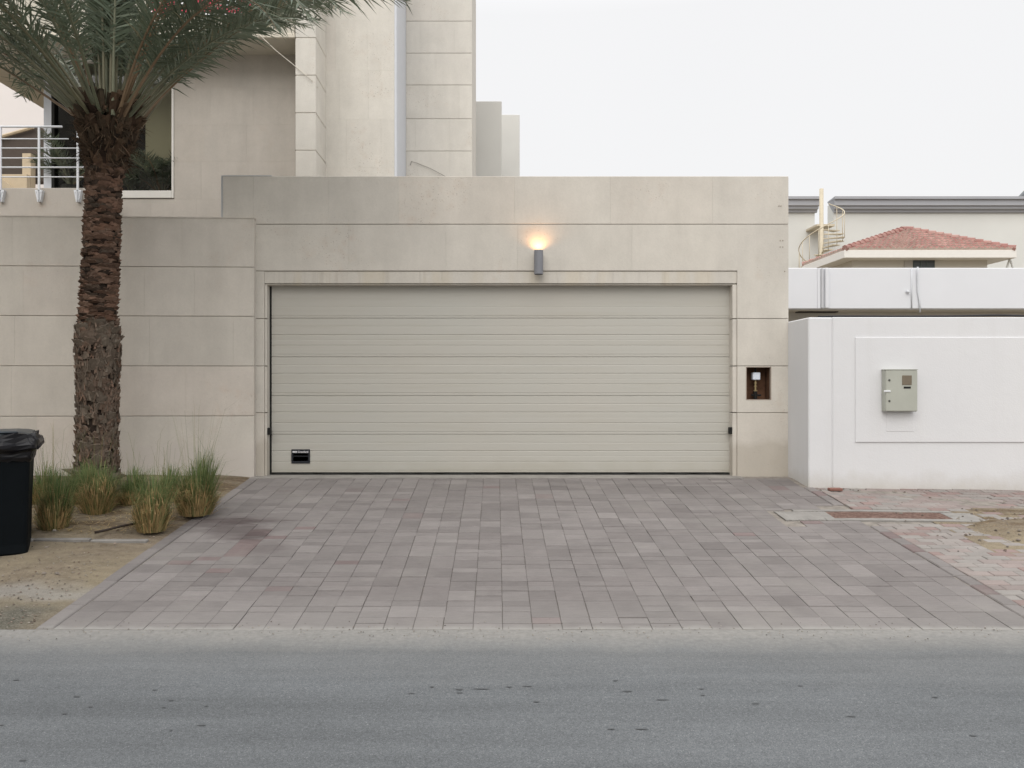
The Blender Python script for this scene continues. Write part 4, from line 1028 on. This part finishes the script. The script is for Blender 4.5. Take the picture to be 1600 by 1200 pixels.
def scale_(mb, z, a, wdt, hgt, out_, t, tilt=0.3, ragged=0.25, thick=.6):
    """one cut leaf base: rises from the trunk, leans out, ends in a blunt torn lip"""
    c = pc(z); r0 = pr_(z)
    rd = Vector((math.cos(a), math.sin(a), 0)); tg = Vector((-math.sin(a), math.cos(a), 0)); up_ = Vector((0, 0, 1))
    j = lambda s=ragged: rg.uniform(-s, s)
    b0 = c + rd * (r0 * .90)
    w2 = wdt / 2; tip = c + rd * (r0 + out_) + up_ * hgt
    pts = [b0 - tg * w2, b0 + rd * (r0 * .12), b0 + tg * w2]                                    # foot
    mid = [c + rd * (r0 * .96 + out_ * .3) + up_ * hgt * .5 + tg * s * w2 * 1.02 for s in (-1, 1)]
    lip = [tip - tg * w2 * (.62 + j()) + up_ * j(.25) * hgt * .5 - rd * out_ * .25, tip + up_ * hgt * j(.2) + rd * out_ * j(.3), tip + tg * w2 * (.62 + j()) + up_ * j(.25) * hgt * .5 - rd * out_ * .25]
    inn = [p - rd * (out_ * thick + .02) + up_ * (.006 + .01 * j()) for p in lip]
    V = pts + mid + lip + inn    # 0 1 2 | 3 4 | 5 6 7 | 8 9 10
    mb.mesh(V, [(0, 1, 6, 3), (3, 6, 5), (1, 2, 4, 6), (4, 7, 6), (0, 3, 8), (3, 5, 8), (4, 2, 10), (4, 10, 7)], t)
    mb.mesh(V, [(5, 6, 9, 8), (6, 7, 10, 9)], (min(1, t[0] * 1.25 + .22), t[1], t[2]))
z = zg; ring = 0
while z < zpx(265):
    py = HY - (z - H) * F / PDp; low = py > 512
    n = 12 if low else 14
    for k in range(n):
        a = 2 * math.pi * (k + (ring % 2) * .5) / n + rg.uniform(-.10, .10) + ring * .06
        if rg.random() < .10: continue
        if low:
            scale_(mb, z + rg.uniform(-.03, .03), a, rg.uniform(.06, .17), rg.uniform(.04, .12), rg.uniform(.002, .042), (rg.uniform(.05, .95), rg.uniform(.35, 1), 0), ragged=.4)
        else:
            scale_(mb, z + rg.uniform(-.012, .012), a, rg.uniform(.09, .17), rg.uniform(.02, .05), rg.uniform(.008, .042), (rg.uniform(.0, .9), rg.uniform(0, .35), 0), ragged=.35)
    z += .052 if low else .033; ring += 1
# knobbly ring where the cleaned trunk starts, and a stub at the foot
for k in range(26): scale_(mb, zpx(rg.uniform(505, 545)), rg.uniform(0, 6.3), rg.uniform(.09, .15), rg.uniform(.05, .10), rg.uniform(.04, .075), (rg.uniform(.2, .7), 1, 0), ragged=.5)
for (a, py) in ((R(185), 745), (R(200), 757), (R(-10), 752), (R(-35), 765), (R(-60), 770), (R(240), 765)): scale_(mb, zpx(py), a, .11, .09, .13, (rg.uniform(.2, .5), 1, 0), ragged=.3, thick=.9)
for _ in range(1700):      # torn vertical fibre on the old lower trunk
    z = zpx(rg.uniform(512, 775)); a = rg.uniform(0, 6.283); c = pc(z); r0 = pr_(z) + rg.uniform(-.01, .035)
    rd = Vector((math.cos(a), math.sin(a), 0)); tg = Vector((-math.sin(a), math.cos(a), 0)); p = c + rd * r0; L_ = rg.uniform(.03, .13); w_ = rg.uniform(.003, .014)
    d = (Vector((0, 0, 1)) + tg * rg.gauss(0, .35) + rd * rg.uniform(-.15, .25)).normalized()
    mb.mesh([p - tg * w_, p + tg * w_, p + d * L_ * .6 + tg * w_ * .8, p + d * L_ * .6 - tg * w_ * .8, p + d * L_ + rd * .008, p - rd * .03, p + d * L_ * .5 - rd * .03], [(0, 1, 2, 3), (3, 2, 4), (0, 3, 6, 5), (1, 5, 6, 2)], (rg.uniform(.0, 1), rg.uniform(.2, 1), 0))
mb.build('trunk', M['bark'], palm)
# crown boots and dry fibre
mb = MB()
z = zpx(285); ring = 0
while z < zpx(165):
    n = 12; py = HY - (z - H) * F / PDp; k2 = (285 - py) / 120
    for k in range(n):
        a = 2 * math.pi * (k + (ring % 2) * .5) / n + rg.uniform(-.15, .15)
        scale_(mb, z + rg.uniform(-.03, .03), a, rg.uniform(.05, .12), rg.uniform(.05, .13) + .05 * k2, rg.uniform(.01, .06) + .06 * k2, (rg.uniform(.1, .9), rg.uniform(0, .6) * k2, 0), ragged=.4)
    z += .055; ring += 1
for _ in range(1500):      # torn fibre and stalk splinters
    z = zpx(rg.uniform(165, 262)); a = rg.uniform(0, 6.283); c = pc(z); r0 = pr_(z) * rg.uniform(.85, 1.0)
    p = c + Vector((math.cos(a) * r0, math.sin(a) * r0, 0)); d = Vector((math.cos(a) * rg.uniform(.1, .8), math.sin(a) * rg.uniform(.1, .8), rg.uniform(-.5, 1.0))).normalized()
    L_ = rg.uniform(.06, .20); side = Vector((-math.sin(a), math.cos(a), rg.uniform(-.5, .5))).normalized() * rg.uniform(.002, .009)
    q = p + d * L_ * .6 + Vector((0, 0, -.01)); e = p + d * L_ + Vector((math.cos(a), math.sin(a), 0)) * rg.uniform(-.02, .04) + Vector((0, 0, -rg.uniform(0, .06)))
    mb.mesh([p - side, p + side, q + side * .8, q - side * .8, e], [(0, 1, 2, 3), (3, 2, 4)], (rg.uniform(.2, 1), rg.random() * .5, 0))
for _ in range(16): scale_(mb, zpx(rg.uniform(172, 200)), R(rg.uniform(-50, 35)), rg.uniform(.05, .09), rg.uniform(.10, .2), rg.uniform(.06, .15), (rg.uniform(.6, 1), rg.uniform(0, .4), 0), ragged=.25)
mb.build('crown_base', M['boot'], palm)
# fronds
heart = pc(zpx(190))
def frond(mb, base, az, el, L, droop, seed, leafL=.42, dead=False, petiole=.2, nl=66, wleaf=.022, mi_leaf=1, twist=None):
    q = random.Random(seed); n = 26; pts = []; p = Vector(base); e = el; step = L / n
    azz = az; bend = q.uniform(-.15, .15)
    for i in range(n + 1):
        pts.append(p.copy()); t = i / n
        d = Vector((math.cos(azz) * math.cos(e), math.sin(azz) * math.cos(e), math.sin(e)))
        p = p + d * step; e -= droop * (0.25 + 1.9 * t) / n * 1.0; azz += bend / n
    rs = [0.0155 * (1 - .93 * (i / n)) * (1.35 if i < 2 else 1) + .0015 for i in range(n + 1)]
    tb = q.random(); mb.tube(pts, rs, 5, (q.uniform(.2, .9), 0.9 if dead else (0.9 if q.random() < .22 else 0.3 * q.random()), 0), mi=0)
    roll = q.uniform(-.5, .5) if twist is None else twist
    for i in range(nl):
        t = petiole + (1 - petiole) * (i + .5 * q.random()) / nl
        fi = t * n; k = min(n - 1, int(fi)); o = pts[k].lerp(pts[k + 1], fi - k); d = (pts[k + 1] - pts[k]).normalized()
        u = d.cross(Vector((0, 0, 1)));
        if u.length < .15: u = Vector((-math.sin(az), math.cos(az), 0))
        u.normalize(); nn = u.cross(d).normalized()
        if nn.z < 0 and el < 1.3: nn = -nn
        prof = math.sin(math.pi * min(1, (t - petiole) / (1 - petiole) * .82 + .14)) ** .6
        for s in (-1, 1):
            if q.random() < .04: continue
            ll = leafL * prof * q.uniform(.82, 1.12); fw = q.uniform(.35, 1.15) + .5 * t; lift = q.uniform(-.35, .75)
            dirv = (u * s * 1.0 + d * fw + nn * (lift + roll * s * .5)).normalized()
            side = (d * .8 - dirv * d.dot(dirv)); side = side.normalized() if side.length > .01 else nn
            side = (side + nn * q.uniform(-.6, .6)).normalized()
            w0 = wleaf * q.uniform(.75, 1.15) * (.55 + .5 * prof); sag = ll * q.uniform(.0, .34)
            m1 = o + dirv * ll * .45 + Vector((0, 0, -sag * .25)); m2 = o + dirv * ll + Vector((0, 0, -sag))
            tt = (min(1, max(0, .35 + .35 * tb + q.uniform(-.3, .3))), (q.uniform(.6, 1) if dead else (.7 if q.random() < .03 else .12 * q.random())), 0)
            mb.mesh([o - side * w0 * .3, o + side * w0 * .3, m1 + side * w0 * .5, m1 - side * w0 * .5, m2], [(0, 1, 2, 3), (3, 2, 4)], tt, mi=mi_leaf)
def fits(base, az, el, L, droop):
    """keeps a frond above the crown's lower outline"""
    n = 26; p = Vector(base); e = el
    for i in range(n + 1):
        t = i / n; px = VX + p.x / p.y * F; py = HY - (p.z - H) / p.y * F
        if i > 6:
            lim = interp([(-598, 14), (-480, 42), (-350, 74), (-240, 145), (-200, 190), (-90, 190), (-60, 170), (0, 120), (60, 90), (200, 60)][::1], -px) if px > 130 else 190 - (110 - min(110, px)) * .55
            if px > 200: lim = 28 - 18 if px > 600 else (145 - (px - 240) * .65 if px < 350 else 74 - (px - 350) * .20)
            if py > lim: return False
        p = p + Vector((math.cos(az) * math.cos(e), math.sin(az) * math.cos(e), math.sin(e))) * (L / n); e -= droop * (0.25 + 1.9 * t) / n
    return True
fr = []
G = R(137.508)
for i in range(74):
    t = i / 73; el = R(84 - 54 * t ** .9 + rg.uniform(-5, 5)); az = G * i + rg.uniform(-.15, .15)
    fr.append((az, el, rg.uniform(3.0, 3.7) - .5 * (1 - t), R(30 + 55 * t) * rg.uniform(.8, 1.25), .10 + .22 * t))
# lower fronds that make the outline against the house
for (az, el, L, dr_, ro) in ((R(2), 33, 3.45, 38, .3), (R(-12), 38, 3.4, 42, .3), (R(14), 27, 2.9, 30, .3), (R(-25), 33, 2.7, 50, .3), (R(24), 34, 3.2, 55, .3), (R(178), 27, 3.0, 18, .3), (R(190), 33, 3.1, 35, .3),
                             (R(165), 38, 3.2, 30, .3), (R(200), 42, 3.2, 40, .3), (R(-40), 45, 3.0, 55, .28), (R(-60), 50, 2.9, 60, .25), (R(-120), 48, 2.9, 60, .25), (R(-140), 40, 3.0, 55, .28), (R(40), 45, 3.1, 50, .3)):
    fr.append((az, R(el), L, R(dr_), ro))
for i, (az, el, L, dr_, ro) in enumerate(fr):
    mb = MB(); zoff = rg.uniform(-.05, .10) + (.12 if el > R(65) else 0); base = heart + Vector((math.cos(az) * ro, math.sin(az) * ro, zoff))
    while not fits(base, az, el, L, dr_) and el < R(86): el += R(1.5); dr_ *= .97; L *= .997
    frond(mb, base, az, el, L, dr_, 1000 + i, petiole=rg.uniform(.16, .24))
    mb.build('frond', [M['rachis'], M['leaf']], palm)

# indoor palms behind the picture window
def pot_palm(x, y, z, nfr, L, seed, label):
    th = thing('indoor_palm', label, 'plant', (x, y, z), 'palms behind the window'); q = random.Random(seed); mb = MB()
    for i in range(nfr):
        frond(mb, (x, y, z), q.uniform(0, 6.28), R(q.uniform(45, 85)), L * q.uniform(.7, 1.1), R(q.uniform(30, 70)), seed * 50 + i, leafL=.26, nl=34, wleaf=.02, petiole=.3)
    mb.build('foliage', [M['rachis'], M['leaf']], th)
    mb = MB(); mb.tube([(x, y, z - .62), (x, y, z + .02)], [.12, .17], 14); mb.build('pot', M['dark'], th)
zf = PZ(300, RD) + .1
pot_palm(PX(252, RD + .4), RD + .42, zf - .1, 16, .95, 5, 'dark indoor palm behind the window beside its right frame')
pot_palm(PX(208, RD + .4), RD + .40, zf - .2, 14, .95, 6, 'dark indoor palm behind the window just right of the trunk')
pot_palm(PX(112, RD + .5), RD + .5, zf + .1, 14, 1.0, 7, 'pale lit indoor palm behind the window beside the white post')

# ------------------------------------------------------------------ GRASSES
def tuft(px, py_base, wpx, brown_h, green_h, seed, label, lean=0.0, green_amt=1.0, wisps=0):
    # find the spot on the sloping bed that projects to this base row
    D = (F * H + F * SLOPE * ROAD_Y) / ((py_base - HY) + F * SLOPE); x = PX(px, D); zb_ = ground(x, D) + .035
    k = D / F; r0 = wpx * k / 2; q = random.Random(seed); hb = brown_h * k * .95; hg = green_h * k * 1.15
    th = thing('fountain_grass', label, 'grass tuft', (x, D, zb_), 'fountain grasses in the bed')
    def blade(mb, a, rb, out_, h, wd, t, curl, back=0.0):
        b = Vector((x + math.cos(a) * rb, D + math.sin(a) * rb + back, zb_ - .01)); dirr = Vector((math.cos(a), math.sin(a), 0)); sd_ = Vector((-math.sin(a + q.uniform(-1.2, 1.2)), math.cos(a), 0)).normalized() * wd
        p1 = b + Vector((0, 0, h * .5)) + dirr * out_ * .35; p2 = b + Vector((0, 0, h * .85)) + dirr * out_ * .75; p3 = b + Vector((0, 0, h - curl * h * .15)) + dirr * (out_ * 1.1 + curl * h * .3)
        mb.mesh([b - sd_ * .7, b + sd_ * .7, p1 + sd_, p1 - sd_, p2 + sd_ * .7, p2 - sd_ * .7, p3], [(0, 1, 2, 3), (3, 2, 4, 5), (5, 4, 6)], t)
    mb = MB(); sx_ = q.uniform(-.3, .3)
    for _ in range(1500):
        a = q.uniform(0, 6.283); rr_ = math.sqrt(q.random()); rb = r0 * (.45 + .25 * q.random()) * rr_
        cut = hb * math.sqrt(max(.05, 1 - (rr_ * .86) ** 2.6)) * (1 + .16 * math.sin(a * 2 + seed) * rr_)
        h = cut * (q.uniform(.68, 1.12) if q.random() < .8 else q.uniform(.2, .8)); lay = q.random() < .14
        blade(mb, a + q.gauss(0, .75), rb, r0 * (.55 * rr_ + (.5 * q.random() if lay else 0)) * q.uniform(.5, 1.1) + sx_ * .01, h * (.6 if lay else 1), q.uniform(.0016, .0050), (q.choice((0, .1, .5, 1)), q.choice((q.uniform(.45, 1.0), 1, .25, q.uniform(.75, 1), q.uniform(.0, .4))), 0), q.gauss(.15, .5))
    mb.build('cut_stubble', M['grass'], th)
    mb = MB(); ga = q.uniform(.6, 2.4)
    for _ in range(int(1000 * green_amt)):
        a = q.uniform(0, 6.283); rr_ = math.sqrt(q.random()); rb = r0 * .45 * rr_
        side_ = .5 + .5 * math.cos(a - ga); h = hb * .45 + (hg - hb * .45) * q.random() ** .9 * (.55 + .45 * side_) * (1 - .2 * rr_)
        a2 = a + q.gauss(0, .6)
        blade(mb, a2, rb, r0 * (.2 + .9 * rr_ * q.random() + .25 * side_) * q.uniform(.3, 1.2), h, q.uniform(.0012, .0030), (q.random(), .5 * q.random() if q.random() < .3 else 0, 0), q.gauss(.4, .5), r0 * .22)
    for _ in range(wisps):
        a = q.uniform(0, 6.283); blade(mb, a, r0 * .3, r0 * q.uniform(.4, 1.8), hg * q.uniform(1.05, 1.6), .0011, (q.random(), .5 * q.random(), 0), q.uniform(.2, 1.3))
    mb.build('green_blades', M['grass'], th)
tuft(84, 832, 58, 62, 105, 1, 'half green grass tuft beside the black bin', wisps=24)
tuft(152, 806, 62, 60, 92, 2, 'round straw coloured grass tuft in front of the palm trunk', green_amt=.9, wisps=8)
tuft(237, 834, 62, 66, 98, 3, 'brown and green grass tuft nearest the driveway and the black hose', wisps=14)
tuft(306, 808, 72, 60, 108, 4, 'bushy green grass tuft at the driveway edge furthest right', green_amt=1.5, wisps=26)
tuft(205, 792, 52, 26, 64, 5, 'low green grass tuft right behind the palm foot', green_amt=1.1, wisps=10)
tuft(262, 786, 44, 28, 62, 6, 'thin green grass tuft against the wall between two bigger tufts', green_amt=.8, wisps=12)
tuft(128, 790, 60, 30, 70, 7, 'dark green grass tuft leaning on the left of the palm foot', green_amt=1.4, wisps=8)
tuft(66, 790, 56, 34, 66, 8, 'dry grass tuft near the wall behind the black bin', green_amt=.8, wisps=18)
# straw litter
mb = MB(); q = random.Random(15)
for _ in range(3200):
    x = q.uniform(-6.5, DX0 - .12); y = 7.2 + 2.1 * q.random() ** 1.3; z = ground(x, y) + .045 + q.uniform(0, .015); a = q.uniform(0, 6.3); L_ = q.uniform(.02, .11); d = Vector((math.cos(a), math.sin(a), q.uniform(-.1, .2))) * L_; s_ = Vector((-math.sin(a), math.cos(a), 0)) * .0022
    p = Vector((x, y, z)); mb.mesh([p - s_, p + s_, p + d + s_, p + d - s_], [(0, 1, 2, 3)], (q.random(), q.uniform(.5, 1), 0))
tag(mb.build('straw_litter', M['grass']), kind='stuff', label='dry straw lying over the planting bed')
mb = MB(); D1 = 7.35; mb.tube([P(148, 832, 7.10), P(165, 828.5, 7.16), P(190, 822, 7.26), P(218, 817, 7.34)], .011, 8); o = mb.build('hose', M['hose'], smooth=True); tag(o, 'short black irrigation hose sticking out beside the grass tuft', 'hose')

# ------------------------------------------------------------------ WHEELIE BIN
BDp = 6.69; bxr = PX(39, BDp); bw_ = 0.53; bxc_ = bxr - bw_ / 2; gz = ground(bxc_, BDp) - .01
bn = thing('wheelie_bin', 'black wheeled bin with a bin bag folded over its rim', 'bin', (bxr, BDp + .03, gz))
mb = MB()
def ring_(xw, y0, y1, z, rc=.05, n=5):
    c = []
    for (sx, sy) in ((1, -1), (1, 1), (-1, 1), (-1, -1)):
        cx_ = bxc_ + sx * (xw - rc); cy2 = (y0 if sy < 0 else y1) - sy * rc; a0 = {(1, -1): -90, (1, 1): 0, (-1, 1): 90, (-1, -1): 180}[(sx, sy)]
        for k in range(n): a = R(a0 + 90 * k / (n - 1)); c.append(Vector((cx_ + rc * math.cos(a), cy2 + rc * math.sin(a), z)))
    return c
def loft(mb, rings, cap0=True, cap1=True, t=T()):
    n = len(rings[0]); v = [p for r_ in rings for p in r_]; f = [(i * n + k, i * n + (k + 1) % n, (i + 1) * n + (k + 1) % n, (i + 1) * n + k) for i in range(len(rings) - 1) for k in range(n)]
    if cap0: f.append(tuple(range(n - 1, -1, -1)))
    if cap1: f.append(tuple((len(rings) - 1) * n + k for k in range(n)))
    mb.mesh(v, f, t)
loft(mb, [ring_(.262, BDp - .015 + .06, BDp + .52, gz + .0, .03), ring_(.270, BDp + .045 - .02, BDp + .54, gz + .03, .045), ring_(.270, BDp + .03, BDp + .55, gz + .10), ring_(.276, BDp + .02, BDp + .57, gz + .45), ring_(.288, BDp - .0, BDp + .63, gz + .80), ring_(.292, BDp - .005, BDp + .65, gz + .88)], True, False)
mb.build('body', M['bin'], bn, smooth=False)
mb = MB(); q = random.Random(4); rings = []
for (xw, off, z) in ((.300, .012, .80), (.308, .02, .825), (.312, .024, .85), (.306, .02, .87), (.315, .03, .885), (.352, .06, .90), (.366, .07, .915), (.360, .066, .94), (.345, .05, .97), (.330, .035, 1.00), (.318, .02, 1.02), (.29, -.01, 1.025)):
    r_ = ring_(xw, BDp - off, BDp + .66 + off, gz + z, .06, 9); r_ = [a_.lerp(b_, k_ / 6) for a_, b_ in zip(r_, r_[1:] + r_[:1]) for k_ in range(6)]; rr2 = []
    for k, p in enumerate(r_):
        c = Vector((bxc_, BDp + .33, p.z)); d = (p - c).normalized(); ns = MN.noise(Vector((p.x * 9, p.y * 9, z * 15))) * .6 + MN.noise(Vector((p.x * 26, p.y * 26, z * 34))) * .35
        rr2.append(p + d * (ns * .06 - .005) + Vector((0, 0, ns * .06)))
    rings.append(rr2)
loft(mb, rings, False, False); mb.build('bin_bag', M['bag'], bn, smooth=False)
mb = MB(); loft(mb, [ring_(.300, BDp - .012, BDp + .67, gz + .99, .05), ring_(.303, BDp - .014, BDp + .67, gz + 1.010, .05), ring_(.292, BDp - .0, BDp + .66, gz + 1.032, .05), ring_(.25, BDp + .05, BDp + .62, gz + 1.045, .05), ring_(.2, BDp + .12, BDp + .5, gz + 1.055, .05)])
mb.box(bxc_ + .02, bxc_ + .20, BDp - .01, BDp + .10, gz + 1.035, gz + 1.058, bev=.01); mb.box(bxc_ - .2, bxc_ + .0, BDp - .01, BDp + .10, gz + 1.035, gz + 1.058, bev=.01)
mb.build('lid', M['lid'], bn)
for s_ in (-1, 1):
    mb = MB(); mb.tube([(bxc_ + s_ * .21, BDp + .60, gz + .10), (bxc_ + s_ * .255, BDp + .60, gz + .10)], .10, 20); mb.build('wheel', M['black_rubber'], bn)
mb = MB(); mb.tube([(bxc_ - .25, BDp + .78, gz + 1.0), (bxc_ + .25, BDp + .78, gz + 1.0)], .015, 8); mb.tube([(bxc_ + .25, BDp + .68, gz + .98), (bxc_ + .25, BDp + .78, gz + 1.0)], .015, 8); mb.tube([(bxc_ - .25, BDp + .68, gz + .98), (bxc_ - .25, BDp + .78, gz + 1.0)], .015, 8); mb.build('handle', M['bin'], bn)
bn.rotation_euler = (0, 0, R(27))

# ------------------------------------------------------------------ building across the street (behind the camera): it shades the left side
ob = thing('opposite_building', 'tall beige building across the street behind the viewer', 'building', (-12, -9, 0))
mb = MB(); mb.box(-34, -5.0, -20, -6.5, 0, 14.0); mb.build('wall', M['beige_plaster'], ob)
